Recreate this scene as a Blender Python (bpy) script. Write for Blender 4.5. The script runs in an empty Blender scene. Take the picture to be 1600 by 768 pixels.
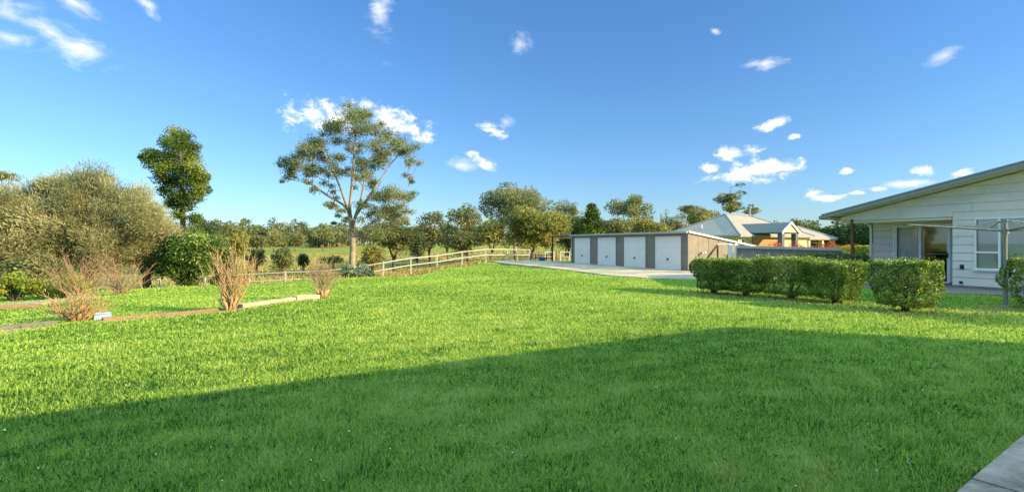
import bpy, math, random
import numpy as np
from mathutils import Vector

sc = bpy.context.scene
COL = sc.collection
R = math.radians
rng = np.random.default_rng(7)
random.seed(7)

# ------------------------------------------------------------------ measures
F = 800.0; CX = 800.0; HY = 380.0; CH = 1.6          # focal length (px of a 1600 px wide frame), horizon, eye height
SUN_EL = R(21.0); SH = (0.932, -0.364)               # sun elevation and horizontal direction towards the sun

def W(px, D): return ((px - CX) / F * D, D)
def Zp(py, D): return CH + (HY - py) / F * D

# terrain heights: inverse-distance blend of surveyed points
CP = np.array([
 (0,0,0),(0,5,0),(-5,4,0),(5,5,0),(6,10,0),(0,10,0),(-9.6,9.2,-.04),(-11.0,10.2,-.16),(-13,13,-.28),(-20,12,-.55),(-30,8,-.8),(-5.7,14.6,0),
 (-7.4,15.4,-.12),(-9.5,14.5,-.18),(-10,18,-.3),(0,20,0),(5,20,0),(10,20,0),(15,20,0),(20,12,0),(12,8,0),(25,25,0),(-6,25,-.16),(0,30,0),(-2.5,36,-.02),(-1.65,44,.02),
 (2,46,0),(5,42,0),(10,35,0),(15,32,0),(22,40,0),(30,50,-.1),(-4.5,39,-.22),(-7.0,34,-.55),(-8.5,30,-.42),(-10,27,-.45),(-15.6,25,-.6),(-20,23,-.7),(-26,25,-1.0),
 (-22,32.5,-1.7),(-17,33.5,-1.45),(-13,33.5,-1.25),(-9,34.5,-.85),(-30,32,-1.8),(-14,40,-1.45),(-20,50,-1.5),(-10,50,-1.3),(-2,55,-.5),(-8,42,-.9),(8,60,-.2),
 (-30,60,-1.4),(-40,40,-1.6),(0,70,-.8),(20,75,-.3),(-60,100,-.9),(-30,110,-.7),(0,110,-.3),(40,110,0),(-100,180,.2),(-40,180,.8),(20,180,1.0),(-15,150,.9),(-75,150,.2),(-55,120,-.3),(100,160,.4),
 (-100,40,-1.2),(60,40,0),(60,10,0),(0,-20,0),(40,-30,0),(-40,-30,-.6),(-120,320,1.2),(40,320,1.5),(200,320,1.5),(-300,200,.5),(300,0,0),(-300,0,-1),(0,-300,0),(-600,900,3),(0,900,3),(600,900,3),(900,0,1),(-900,0,1),(0,-900,1)])
def height(x, y):
    x = np.atleast_1d(np.asarray(x, float)); y = np.atleast_1d(np.asarray(y, float))
    out = np.zeros(x.shape)
    B = 60000
    for i in range(0, x.size, B):
        d2 = (x[i:i+B, None] - CP[None, :, 0])**2 + (y[i:i+B, None] - CP[None, :, 1])**2
        sc2 = .3 + .012 * (x[i:i+B, None]**2 + y[i:i+B, None]**2)
        w = 1 / (d2 + sc2 * .35)**2.1
        out[i:i+B] = (w * CP[None, :, 2]).sum(1) / w.sum(1)
    return out
def gz(x, y): return float(height(x, y)[0])

# ------------------------------------------------------------------ materials
def new_mat(name):
    m = bpy.data.materials.new(name); m.use_nodes = True
    nt = m.node_tree
    return m, nt, nt.nodes['Principled BSDF'], nt.nodes['Material Output']
def N(nt, t, **kw):
    n = nt.nodes.new(t)
    for k, v in kw.items():
        if k in n.bl_rna.properties: setattr(n, k, v)
        else: n.inputs[k].default_value = v
    return n
def ramp(nt, fac, stops):
    r = nt.nodes.new('ShaderNodeValToRGB')
    while len(r.color_ramp.elements) < len(stops): r.color_ramp.elements.new(.5)
    for e, (p, c) in zip(r.color_ramp.elements, stops): e.position = p; e.color = (*c, 1)
    nt.links.new(fac, r.inputs[0]); return r.outputs[0]
def surf(name, c0, c1=None, scale=4, rough=.7, metal=0, bump=0, bscale=60, detail=6, spec=.4):
    m, nt, b, o = new_mat(name)
    tc = N(nt, 'ShaderNodeTexCoord')
    n = N(nt, 'ShaderNodeTexNoise', Scale=scale, Detail=detail, Roughness=.65)
    nt.links.new(tc.outputs['Object'], n.inputs['Vector'])
    c1 = c1 or tuple(v * .8 for v in c0)
    nt.links.new(ramp(nt, n.outputs[0], [(.3, c0), (.7, c1)]), b.inputs['Base Color'])
    b.inputs['Roughness'].default_value = rough; b.inputs['Metallic'].default_value = metal
    b.inputs['Specular IOR Level'].default_value = spec
    if bump:
        n2 = N(nt, 'ShaderNodeTexNoise', Scale=bscale, Detail=5)
        nt.links.new(tc.outputs['Object'], n2.inputs['Vector'])
        bp = N(nt, 'ShaderNodeBump', Strength=bump, Distance=.02)
        nt.links.new(n2.outputs[0], bp.inputs['Height']); nt.links.new(bp.outputs[0], b.inputs['Normal'])
    return m
def leaf_mat(name, stops, trans=.35, rough=.55, spec=.25, gain=1.55):
    stops = [(p, tuple(min(.6, v * gain) for v in c)) for p, c in stops]
    m, nt, b, o = new_mat(name)
    at = N(nt, 'ShaderNodeAttribute', attribute_name='tint')
    col = ramp(nt, at.outputs['Fac'], stops)
    nt.links.new(col, b.inputs['Base Color'])
    b.inputs['Roughness'].default_value = rough; b.inputs['Specular IOR Level'].default_value = spec
    tr = N(nt, 'ShaderNodeBsdfTranslucent'); nt.links.new(col, tr.inputs[0])
    mx = N(nt, 'ShaderNodeMixShader', Fac=trans)
    nt.links.new(b.outputs[0], mx.inputs[1]); nt.links.new(tr.outputs[0], mx.inputs[2]); nt.links.new(mx.outputs[0], o.inputs[0])
    return m
def glass_mat(name, refl=.04):
    m, nt, b, o = new_mat(name)
    gl = N(nt, 'ShaderNodeBsdfGlossy', Roughness=.02); tr = N(nt, 'ShaderNodeBsdfTransparent'); tr.inputs[0].default_value = (.92, .95, .95, 1)
    fr = N(nt, 'ShaderNodeFresnel', IOR=1.5); ad = N(nt, 'ShaderNodeMath', operation='ADD', use_clamp=True); ad.inputs[1].default_value = refl
    nt.links.new(fr.outputs[0], ad.inputs[0])
    mx = N(nt, 'ShaderNodeMixShader'); nt.links.new(ad.outputs[0], mx.inputs[0])
    nt.links.new(tr.outputs[0], mx.inputs[1]); nt.links.new(gl.outputs[0], mx.inputs[2]); nt.links.new(mx.outputs[0], o.inputs[0])
    return m

M = {}
M['blade'] = leaf_mat('grass_blade', [(0, (.040, .12, .035)), (.42, (.28, .48, .078)), (.75, (.47, .66, .12)), (1, (.70, .66, .28))], trans=.4, rough=.6, spec=.1, gain=1.)
M['hedge'] = leaf_mat('hedge_leaf', [(0, (.045, .090, .014)), (.5, (.120, .185, .022)), (.85, (.27, .31, .045)), (1, (.42, .40, .18))], trans=.30, rough=.42, spec=.4, gain=1.4)
M['hedge_dark'] = leaf_mat('hedge_leaf_dark', [(0, (.020, .045, .014)), (.6, (.035, .075, .018)), (1, (.08, .12, .03))], trans=.25, rough=.45)
M['gum'] = leaf_mat('gum_leaf', [(0, (.055, .070, .024)), (.5, (.110, .130, .055)), (.8, (.18, .185, .08)), (1, (.26, .20, .09))], trans=.35, gain=1.9)
M['gum_dark'] = leaf_mat('gum_leaf_dark', [(0, (.040, .055, .022)), (.5, (.085, .098, .036)), (.85, (.145, .14, .055)), (1, (.22, .18, .08))], trans=.35, gain=1.9)
M['olive'] = leaf_mat('yellow_olive_leaf', [(0, (.065, .080, .022)), (.5, (.140, .150, .035)), (.85, (.23, .215, .06)), (1, (.30, .22, .09))], trans=.38, gain=1.75)
M['she_oak'] = leaf_mat('grey_needle_foliage', [(0, (.075, .088, .040)), (.5, (.150, .155, .080)), (.85, (.235, .220, .120)), (1, (.33, .28, .16))], trans=.38, gain=2.0)
M['pine'] = leaf_mat('pine_foliage', [(0, (.032, .062, .012)), (.5, (.075, .115, .016)), (.85, (.16, .19, .03)), (1, (.22, .22, .05))], trans=.25)
M['camellia'] = leaf_mat('camellia_leaf', [(0, (.028, .058, .010)), (.5, (.060, .115, .017)), (.85, (.13, .20, .03)), (1, (.24, .30, .06))], trans=.22, rough=.38, spec=.4, gain=1.1)
M['silver'] = leaf_mat('silver_green_leaf', [(0, (.07, .11, .06)), (.6, (.16, .21, .12)), (1, (.3, .35, .22))], trans=.3)
M['lime'] = leaf_mat('lime_leaf', [(0, (.08, .12, .02)), (.5, (.18, .21, .03)), (1, (.33, .32, .06))], trans=.35)
M['dry'] = leaf_mat('dry_leaf', [(0, (.16, .09, .04)), (.5, (.30, .19, .09)), (1, (.42, .31, .17))], trans=.2)
M['straw'] = leaf_mat('dry_grass_blade', [(0, (.16, .15, .045)), (.5, (.26, .21, .08)), (1, (.36, .28, .13))], trans=.3)
M['redflower'] = leaf_mat('red_flower', [(0, (.35, .02, .02)), (.6, (.55, .03, .03)), (1, (.12, .16, .04))], trans=.2)
M['whiteflower'] = surf('clover_flower', (.75, .75, .7), (.6, .6, .55), 3)
M['gum_bark'] = surf('pale_gum_bark', (.17, .125, .095), (.37, .335, .29), 1.6, .85, bump=.5, bscale=9)
M['bark'] = surf('grey_brown_bark', (.11, .075, .05), (.23, .175, .125), 5, .9, bump=.6, bscale=14)
M['dark_bark'] = surf('dark_bark', (.045, .034, .025), (.10, .08, .06), 6, .9, bump=.5, bscale=20)
M['twig'] = surf('pinkish_bare_twig', (.35, .225, .155), (.23, .155, .105), 9, .8)
M['twig_gold'] = surf('tan_bare_stem', (.46, .31, .17), (.33, .21, .11), 7, .8)
M['concrete'] = surf('driveway_concrete', (.46, .37, .27), (.58, .48, .37), .7, .9, bump=.2, bscale=30)
M['path'] = surf('weathered_path_concrete', (.45, .35, .32), (.24, .19, .175), 5, .92, bump=.5, bscale=40, detail=10)
def stain(m, scale, lo, amt):
    nt = m.node_tree; b = nt.nodes['Principled BSDF']; src = b.inputs['Base Color'].links[0].from_socket
    tc = N(nt, 'ShaderNodeTexCoord'); n = N(nt, 'ShaderNodeTexNoise', Scale=scale, Detail=9, Roughness=.72); nt.links.new(tc.outputs['Object'], n.inputs['Vector'])
    f = ramp(nt, n.outputs[0], [(lo, (1 - amt,) * 3), (lo + .16, (1, 1, 1))])
    mx = N(nt, 'ShaderNodeMix', data_type='RGBA', blend_type='MULTIPLY'); mx.inputs[0].default_value = 1
    nt.links.new(src, mx.inputs[6]); nt.links.new(f, mx.inputs[7]); nt.links.new(mx.outputs[2], b.inputs['Base Color'])
M['paving'] = surf('house_paving', (.25, .22, .20), (.15, .14, .135), 3, .9, bump=.3, bscale=30)
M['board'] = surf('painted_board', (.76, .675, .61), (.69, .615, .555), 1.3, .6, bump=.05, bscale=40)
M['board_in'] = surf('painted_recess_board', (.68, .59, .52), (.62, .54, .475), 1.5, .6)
M['soffit'] = surf('cream_soffit', (.70, .60, .43), (.64, .54, .38), 2, .7)
M['barge'] = surf('grey_roof_edge', (.21, .215, .225), (.25, .26, .27), 3, .45)
M['barge_top'] = surf('pale_roof_sheet', (.45, .46, .47), (.38, .39, .40), 3, .4, metal=.3)
M['white'] = surf('white_paint', (.80, .80, .80), (.74, .74, .74), 3, .45)
M['fence_white'] = surf('weathered_white_rail', (.58, .575, .56), (.47, .465, .45), 2.5, .6)
M['door_white'] = surf('white_roller_door', (.80, .735, .71), (.74, .68, .66), 1.2, .45)
M['shed'] = surf('grey_brown_steel', (.25, .20, .175), (.21, .17, .15), 1.5, .5, bump=.05, bscale=12)
M['shed_side'] = surf('sunlit_steel_sheet', (.30, .25, .21), (.23, .20, .175), .9, .5, detail=3)  # side sheet lighter than the front: sunlit tone put into the colour
M['zinc'] = surf('zinc_roof', (.42, .43, .44), (.36, .37, .38), 1.5, .4, metal=.35)
M['black_steel'] = surf('black_steel', (.03, .03, .033), (.05, .05, .05), 5, .5)
M['galv'] = surf('galvanised_steel', (.30, .28, .26), (.20, .185, .17), 9, .5, metal=.4)
M['post_brown'] = surf('brown_timber_post', (.19, .085, .045), (.13, .06, .035), 6, .7)
M['sleeper'] = surf('rusty_sleeper', (.22, .12, .07), (.31, .20, .12), 5, .9, bump=.6, bscale=25)
M['sleeper_grey'] = surf('grey_sleeper', (.10, .09, .075), (.20, .175, .14), 6, .95, bump=.6, bscale=25)
M['sand'] = surf('pale_sandstone', (.52, .42, .29), (.40, .30, .19), 2.5, .95, bump=.4, bscale=20)
M['pebble'] = surf('sandy_soil', (.47, .37, .24), (.30, .20, .12), 3.5, .95, bump=.6, bscale=30)
M['blue_pale'] = surf('pale_blue_plastic', (.27, .38, .60), (.42, .50, .66), 12, .5)
M['blue'] = surf('blue_plastic', (.02, .06, .25), (.03, .08, .3), 4, .4)
M['navy'] = surf('navy_plastic', (.015, .03, .06), (.02, .04, .08), 4, .4)
M['fence_grey'] = surf('grey_fence_panel', (.31, .26, .23), (.265, .225, .20), 1.5, .5)
M['cap'] = surf('pale_fence_cap', (.50, .48, .45), (.42, .40, .38), 2, .5)
M['tile'] = surf('pale_grey_roof', (.35, .31, .285), (.29, .26, .24), 1.2, .75, spec=.15)
M['tile_dark'] = surf('dark_grey_roof', (.085, .092, .105), (.11, .12, .13), 2, .5)
M['cream'] = surf('cream_render', (.62, .53, .33), (.55, .47, .29), 1, .8)
M['brick'] = surf('tan_brick', (.42, .23, .11), (.34, .18, .09), 3, .85)
M['curtain'] = surf('sheer_curtain', (.88, .88, .85), (.8, .81, .79), 3, .9)
M['blind'] = surf('white_blind_slat', (.82, .83, .84), (.76, .77, .78), 3, .6)
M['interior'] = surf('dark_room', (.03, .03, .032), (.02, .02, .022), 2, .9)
M['glass'] = glass_mat('window_glass')
M['glass_dark'] = glass_mat('door_glass', .05)
M['iron'] = surf('dull_black_iron', (.03, .03, .03), (.05, .045, .04), 5, .6)
M['rearwall'] = surf('rear_house_wall', (.8, .79, .76), (.74, .73, .70), 2, .8)

stain(M['concrete'], .35, .42, .35); stain(M['concrete'], 3.0, .36, .25); stain(M['path'], 2.2, .40, .45)
stain(M['board'], .8, .36, .10); stain(M['shed_side'], .7, .42, .28); stain(M['door_white'], 1.1, .36, .08); stain(M['shed'], 1.4, .38, .2)

# ------------------------------------------------------------------ mesh helpers
class MB:
    def __init__(s): s.v = []; s.f = []
    def poly(s, pts):
        i = len(s.v); s.v += [tuple(p) for p in pts]; s.f.append(tuple(range(i, i + len(pts))))
    def hexa(s, b, t):      # b, t: bottom and top quads, same winding
        i = len(s.v); s.v += [tuple(p) for p in b] + [tuple(p) for p in t]; n = len(b)
        s.f.append(tuple(i + k for k in reversed(range(n)))); s.f.append(tuple(i + n + k for k in range(n)))
        for k in range(n):
            k2 = (k + 1) % n; s.f.append((i + k, i + k2, i + n + k2, i + n + k))
    def box(s, x0, x1, y0, y1, z0, z1, g=None):
        g = g or (lambda a, b, c: (a, b, c))
        s.hexa([g(x0, y0, z0), g(x1, y0, z0), g(x1, y1, z0), g(x0, y1, z0)], [g(x0, y0, z1), g(x1, y0, z1), g(x1, y1, z1), g(x0, y1, z1)])
    def tube(s, pts, rad, n=6, cap=True):
        pts = [Vector(p) for p in pts]
        if not hasattr(rad, '__len__'): rad = [rad] * len(pts)
        base = len(s.v); ref = None
        for k, p in enumerate(pts):
            d = (pts[min(k + 1, len(pts) - 1)] - pts[max(k - 1, 0)])
            if d.length < 1e-9: d = Vector((0, 0, 1))
            d.normalize()
            if ref is None: ref = Vector((1, 0, 0)) if abs(d.x) < .8 else Vector((0, 1, 0))
            a = (ref - d * ref.dot(d)).normalized(); ref = a; b = d.cross(a)
            for j in range(n):
                th = 2 * math.pi * j / n
                s.v.append(tuple(p + (a * math.cos(th) + b * math.sin(th)) * rad[k]))
        for k in range(len(pts) - 1):
            for j in range(n):
                j2 = (j + 1) % n
                s.f.append((base + k * n + j, base + k * n + j2, base + (k + 1) * n + j2, base + (k + 1) * n + j))
        if cap:
            s.f.append(tuple(base + j for j in reversed(range(n)))); e = base + (len(pts) - 1) * n
            s.f.append(tuple(e + j for j in range(n)))
    def build(s, name, mat, parent=None, smooth=False, origin=None):
        me = bpy.data.meshes.new(name)
        v = s.v
        o = bpy.data.objects.new(name, me)
        off = (0, 0, 0)
        if parent is not None: off = parent.location
        elif origin is not None: off = origin; o.location = origin
        me.from_pydata([(a - off[0], b - off[1], c - off[2]) for a, b, c in v], [], s.f)
        if mat: me.materials.append(mat)
        if smooth: me.polygons.foreach_set('use_smooth', [True] * len(me.polygons))
        me.update(); COL.objects.link(o)
        if parent is not None: o.parent = parent
        return o
def tag(o, label=None, cat=None, group=None, kind=None):
    if label: o['label'] = label
    if cat: o['category'] = cat
    if group: o['group'] = group
    if kind: o['kind'] = kind
    return o
def thing(name, loc, label, cat, group=None):
    o = bpy.data.objects.new(name, None); o.location = loc; o.empty_display_size = .3; COL.objects.link(o)
    return tag(o, label, cat, group)
def unit(v): return v / np.maximum(np.linalg.norm(v, axis=1, keepdims=True), 1e-9)
def rand_unit(n): return unit(rng.normal(size=(n, 3)))

def quads_mesh(name, V, tint, mat, parent=None, tri=False, origin=(0, 0, 0)):
    """V: (n,k,3) polygon corners, tint: (n,)"""
    n, k, _ = V.shape
    me = bpy.data.meshes.new(name)
    off = np.array(parent.location[:] if parent is not None else origin)
    me.vertices.add(n * k); me.vertices.foreach_set('co', (V - off).astype(np.float32).ravel())
    me.loops.add(n * k); me.loops.foreach_set('vertex_index', np.arange(n * k, dtype=np.int32))
    me.polygons.add(n); me.polygons.foreach_set('loop_start', np.arange(0, n * k, k, dtype=np.int32))
    me.polygons.foreach_set('loop_total', np.full(n, k, dtype=np.int32))
    a = me.attributes.new('tint', 'FLOAT', 'POINT'); a.data.foreach_set('value', np.repeat(np.clip(tint, 0, 1), k).astype(np.float32))
    me.materials.append(mat); me.update(calc_edges=True)
    o = bpy.data.objects.new(name, me); COL.objects.link(o)
    if parent is not None: o.parent = parent
    else: o.location = origin
    return o
def leaves(name, C, size, tint, mat, parent=None, aspect=.45, droop=0., out=None, outw=0., origin=(0, 0, 0)):
    n = len(C)
    a = rand_unit(n); a[:, 2] -= droop; a = unit(a)
    r = rand_unit(n)
    if out is not None: r = unit(r + outw * out)      # leaf normals lean outwards
    b = unit(np.cross(a, r))
    if out is not None: a = unit(np.cross(b, r))
    l = (size * rng.uniform(.6, 1.3, n))[:, None]; w = l * aspect
    V = np.stack([C - a * l * .5, C + b * w * .5, C + a * l * .5, C - b * w * .5], 1)
    return quads_mesh(name, V, tint, mat, parent, origin=origin)

def clump_points(cl, per, flat=.65, shell=.5):
    """cl: (k,4) centres+radius -> points, tints"""
    P = []; T = []; O = []
    for x, y, z, r in cl:
        n = max(6, int(per * max(.3, r * r)))
        d = rand_unit(n); rad = r * rng.uniform(shell, 1.05, n)[:, None] ** .8
        # lumpy outline: a few random lobes
        lob = rand_unit(3); s = 1 + .35 * np.max(d @ lob.T, axis=1, keepdims=True) - .2
        q = d * rad * s; q[:, 2] *= flat
        P.append(q + (x, y, z)); T.append(np.full(n, rng.normal(.45, .21)) + rng.normal(0, .17, n)); O.append(d)
    return np.concatenate(P), np.concatenate(T), np.concatenate(O)

def grow(mb, leaders, clumps, sides=6, rmin=.018, twigs=2, up=.25, kr=.022):
    nodes = []
    for pts, rad in leaders:
        mb.tube(pts, rad, max(sides, 7))
        pts = [Vector(p) for p in pts]
        for k in range(len(pts)):
            nodes.append((pts[k], rad[k] if hasattr(rad, '__len__') else rad))
            if k + 1 < len(pts):
                r2 = (rad[k] + rad[k + 1]) / 2
                nodes.append(((pts[k] + pts[k + 1]) / 2, r2))
    base = nodes[0][0]
    zmin = min(n[0].z for n in nodes); zr = max(.5, max(n[0].z for n in nodes) - zmin)
    order = sorted(clumps, key=lambda c: min((Vector(c[:3]) - n[0]).length for n in nodes))
    for c in order:
        p = Vector(c[:3]); best = None
        for q, r in nodes:
            if q.z < zmin + .22 * zr: continue
            d = (p - q); pen = d.length + max(0, q.z - p.z + .3) * 1.2
            if best is None or pen < best[0]: best = (pen, q, r)
        _, q, r = best; d = p - q; L = d.length
        c1 = q + d * .5 + Vector((0, 0, up * L * .5)) * (1 if d.z > -.2 else -.3) + Vector((random.gauss(0, .07), random.gauss(0, .07), random.gauss(0, .05))) * L
        pts = []
        for k in range(6):
            t = k / 5; pts.append(q * (1 - t) ** 2 + c1 * 2 * t * (1 - t) + p * t * t)
        r0 = max(rmin * 1.3, min(r * .75, kr * L + rmin)); rads = [r0 + (rmin - r0) * k / 5 for k in range(6)]
        mb.tube(pts, rads, sides, cap=False)
        for k in range(1, 4): nodes.append((pts[k], rads[k]))
        for _ in range(twigs):
            e = p + Vector(rand_unit(1)[0]) * c[3] * .8
            mb.tube([pts[4], (pts[4] + e) / 2 + Vector((0, 0, .08 * c[3])), e], [rmin, rmin * .8, rmin * .4], 4, cap=False)

def ellipsoid_clumps(cx, cy, z0, z1, rx, ry, n, rc, power=.55, top_heavy=0.):
    out = []; k = 0
    cz = (z0 + z1) / 2; rz = (z1 - z0) / 2
    while len(out) < n and k < n * 60:
        k += 1
        d = rand_unit(1)[0]; s = rng.uniform(0, 1) ** power * (1 + rng.normal(0, .06))
        if top_heavy and d[2] < 0 and rng.uniform() < top_heavy: continue
        r = rc * rng.uniform(.65, 1.35)
        p = (cx + d[0] * (rx - r * .6) * s, cy + d[1] * (ry - r * .6) * s, cz + d[2] * (rz - r * .5) * s, r)
        out.append(p)
    return np.array(out)

def make_tree(name, label, px, D, top, bot, wpx, n=24, rc=None, mat='gum', bark='bark', leaf=.2, per=260, flat=.7, group=None, z0=None, fork=True,
              trunk_r=None, depth=.9, power=.5, cat='tree', top_heavy=.2, aspect=.45, droop=.3, lean=0, base_px=None):
    x, y = W(px, D); bx, by = W(base_px if base_px is not None else px, D)
    zb = gz(bx, by) - .1 if z0 is None else z0
    zt = Zp(top, D); zc = Zp(bot, D); w = wpx / F * D / 2
    rc = rc or max(.35, min(w, (zt - zc)) * .32)
    root = thing(name, (bx, by, zb), label, cat, group)
    cl = ellipsoid_clumps(x, y, zc, zt, w, w * depth, n, rc, power, top_heavy)
    tr = trunk_r or max(.07, (zt - zb) * .018)
    mb = MB()
    if fork:
        ht = zt - zb
        m = Vector((bx, by, zb)); k = Vector((bx + (x - bx) * .3 + random.gauss(0, .1), by, zb + max(.25 * ht, (zc - zb) * .7)))
        t1 = Vector((x - w * .25, y + .2, zb + ht * .62)); t2 = Vector((x + w * .22, y - .2, zb + ht * .72))
        lead = [([m, m.lerp(k, .5) + Vector((random.gauss(0, .05), 0, 0)), k], [tr * 1.25, tr, tr * .85]),
                ([k, k.lerp(t1, .5) + Vector((-.1, 0, 0)), t1], [tr * .65, tr * .45, tr * .25]),
                ([k, k.lerp(t2, .5) + Vector((.1, 0, .1)), t2], [tr * .7, tr * .5, tr * .25])]
    else:
        lead = [([Vector((bx, by, zb)), Vector(((bx + x) / 2, y, (zb + zt) / 2)), Vector((x, y, zt - .12 * (zt - zb)))], [tr * 1.2, tr * .7, tr * .2])]
    grow(mb, lead, cl, 5, rmin=max(.012, D * .00035), twigs=1)
    mb.build('trunk', M[bark], root, smooth=True)
    P, T, O = clump_points(cl, per, flat)
    leaves('crown', P, np.full(len(P), leaf), T, M[mat], root, aspect=aspect, droop=droop)
    return root

# ------------------------------------------------------------------ ground
LAWN_PX = [-1600, -400, 0, 90, 200, 300, 500, 560, 600, 640, 700, 770, 830, 900, 1400, 3000]
LAWN_D = [18, 21, 22.5, 23.5, 25.5, 26.5, 28.5, 31, 32.5, 33.6, 37.2, 43.8, 45.6, 50, 50, 60]
def lawn_mask(x, y):
    px = np.where(y > .3, CX + F * x / np.maximum(y, .3), np.where(x < 0, -1600, 3000))
    lim = np.interp(np.clip(px, -1600, 3000), LAWN_PX, LAWN_D)
    return np.clip((lim - y) / .8 + .5, 0, 1)

HEDGES = [(1117, 16.5), (1164, 15.75), (1234, 14.9), (1306, 13.8), (1416, 12.05)]
HXY = [W(*h) for h in HEDGES]
def dirt_mask(x, y):
    m = np.zeros(np.shape(x))
    for (hx, hy) in HXY + [(12.9, 12.35)]:
        m = np.maximum(m, np.exp(-(((x - hx + .5) / 1.0)**2 + ((y - hy) / .8)**2)))
    m = np.maximum(m, .95 * np.exp(-(((x - 11.0) / 1.9)**2 + ((y - 12.0) / .55)**2)))
    m = np.maximum(m, .8 * np.exp(-(((x - W(120,11.2)[0]) / .6)**2 + ((y - 11.2) / .45)**2)))
    return m

def build_ground():
    nA, rings = 384, np.concatenate([np.linspace(.25, 60, 190), np.geomspace(61, 2600, 60)])
    th = np.linspace(0, 2 * math.pi, nA, endpoint=False)
    X = np.outer(rings, np.sin(th)); Y = np.outer(rings, np.cos(th))
    Z = height(X.ravel(), Y.ravel()).reshape(X.shape)
    lawn = lawn_mask(X, Y)
    dist = np.hypot(X, Y)
    Z += np.where(dist < 60, (1 - lawn) * .03 * np.sin(X * 1.7 + Y * .9) * np.sin(Y * 1.3 - X), 0)
    V = np.concatenate([[[0, 0, 0]], np.stack([X, Y, Z], -1).reshape(-1, 3)])
    f = []
    for j in range(nA): f.append((0, 1 + (j + 1) % nA, 1 + j))
    nr = len(rings)
    for i in range(nr - 1):
        for j in range(nA):
            j2 = (j + 1) % nA
            f.append((1 + i * nA + j, 1 + i * nA + j2, 1 + (i + 1) * nA + j2, 1 + (i + 1) * nA + j))
    me = bpy.data.meshes.new('ground'); me.from_pydata(V.tolist(), [], f)
    a = me.attributes.new('lawn', 'FLOAT', 'POINT'); a.data.foreach_set('value', np.concatenate([[1], lawn.ravel()]).astype(np.float32))
    a = me.attributes.new('dirt', 'FLOAT', 'POINT'); a.data.foreach_set('value', np.concatenate([[0], dirt_mask(X, Y).ravel()]).astype(np.float32))
    me.polygons.foreach_set('use_smooth', [True] * len(me.polygons))
    m, nt, b, o = new_mat('ground')
    L = nt.links
    geo = N(nt, 'ShaderNodeNewGeometry'); pos = geo.outputs['Position']
    def noise(scale, detail=6, rough=.65):
        n = N(nt, 'ShaderNodeTexNoise', Scale=scale, Detail=detail, Roughness=rough); L.new(pos, n.inputs['Vector']); return n.outputs[0]
    fine = noise(38, 4); mid = noise(2.2, 6); big = noise(.18, 4); pad = noise(.09, 7, .7)
    la = ramp(nt, fine, [(.3, (.045, .085, .02)), (.55, (.17, .27, .045)), (.75, (.32, .40, .08))])
    lb = ramp(nt, mid, [(.35, (.21, .36, .04)), (.7, (.35, .43, .06))])
    mx = N(nt, 'ShaderNodeMix', data_type='RGBA'); mx.inputs[0].default_value = .45; L.new(la, mx.inputs[6]); L.new(lb, mx.inputs[7])
    pd = ramp(nt, pad, [(.30, (.25, .19, .08)), (.46, (.25, .235, .055)), (.58, (.19, .25, .035)), (.78, (.29, .215, .095))])
    pf = ramp(nt, noise(1.1, 6), [(.3, (.5, .5, .5)), (.7, (1.25, 1.25, 1.25))])
    pm = N(nt, 'ShaderNodeMix', data_type='RGBA', blend_type='MULTIPLY'); pm.inputs[0].default_value = .8; L.new(pd, pm.inputs[6]); L.new(pf, pm.inputs[7])
    al = N(nt, 'ShaderNodeAttribute', attribute_name='lawn')
    m1 = N(nt, 'ShaderNodeMix', data_type='RGBA'); L.new(al.outputs['Fac'], m1.inputs[0]); L.new(pm.outputs[2], m1.inputs[6]); L.new(mx.outputs[2], m1.inputs[7])
    ad = N(nt, 'ShaderNodeAttribute', attribute_name='dirt')
    ml = N(nt, 'ShaderNodeMath', operation='MULTIPLY'); L.new(ad.outputs['Fac'], ml.inputs[0])
    dr = ramp(nt, noise(3.5, 6), [(.3, (0, 0, 0)), (.5, (1, 1, 1))]); L.new(dr, ml.inputs[1])
    dc = ramp(nt, noise(14, 5), [(.3, (.10, .06, .03)), (.7, (.27, .18, .09))])
    m2 = N(nt, 'ShaderNodeMix', data_type='RGBA'); L.new(ml.outputs[0], m2.inputs[0]); L.new(m1.outputs[2], m2.inputs[6]); L.new(dc, m2.inputs[7])
    L.new(m2.outputs[2], b.inputs['Base Color']); b.inputs['Roughness'].default_value = .95; b.inputs['Specular IOR Level'].default_value = .1
    bp = N(nt, 'ShaderNodeBump', Strength=.6, Distance=.04); L.new(fine, bp.inputs['Height']); L.new(bp.outputs[0], b.inputs['Normal'])
    me.materials.append(m); me.update()
    g = bpy.data.objects.new('ground', me); COL.objects.link(g); tag(g, kind='structure')
build_ground()

# hard surfaces --------------------------------------------------------------
U = np.array([.92, .39]); V_ = np.array([-.39, .92])       # axes shared by shed, right-hand house and hedge row
U2 = np.array([.863, .505]); N2 = np.array([-.505, .863])  # axis of the house behind the camera and its path
def slab(name, poly, z0, z1, mat, label=None):
    mb = MB(); mb.hexa([(x, y, z0) for x, y in poly], [(x, y, z1) for x, y in poly])
    o = mb.build(name, mat); tag(o, kind='structure'); return o
def in_poly(x, y, poly):
    c = np.zeros(np.shape(x), bool); n = len(poly)
    for i in range(n):
        x0, y0 = poly[i]; x1, y1 = poly[(i + 1) % n]
        cond = ((y0 > y) != (y1 > y)) & (x < (x1 - x0) * (y - y0) / (y1 - y0 + 1e-12) + x0)
        c ^= cond
    return c
SC1 = np.array([10.0, 29.1])                                # near corner of the shed
apron = [W(768, 44.6), W(800, 39), W(850, 33.9), W(900, 29), W(950, 25.3), W(1020, 23), W(1097, 22.2), (11, 22), (13.5, 23.5), (14, 28.5), (10.6, 29.0), (10.6, 29.3), (5.4, 41.6), (4.0, 46.2), (-1, 46.5)]
apron_c = [(x, y) for x, y in apron]
slab('driveway', apron, -.3, .045, M['concrete'])
PE = np.array([2.93, 3.3])                                  # a point on the path edge
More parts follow.
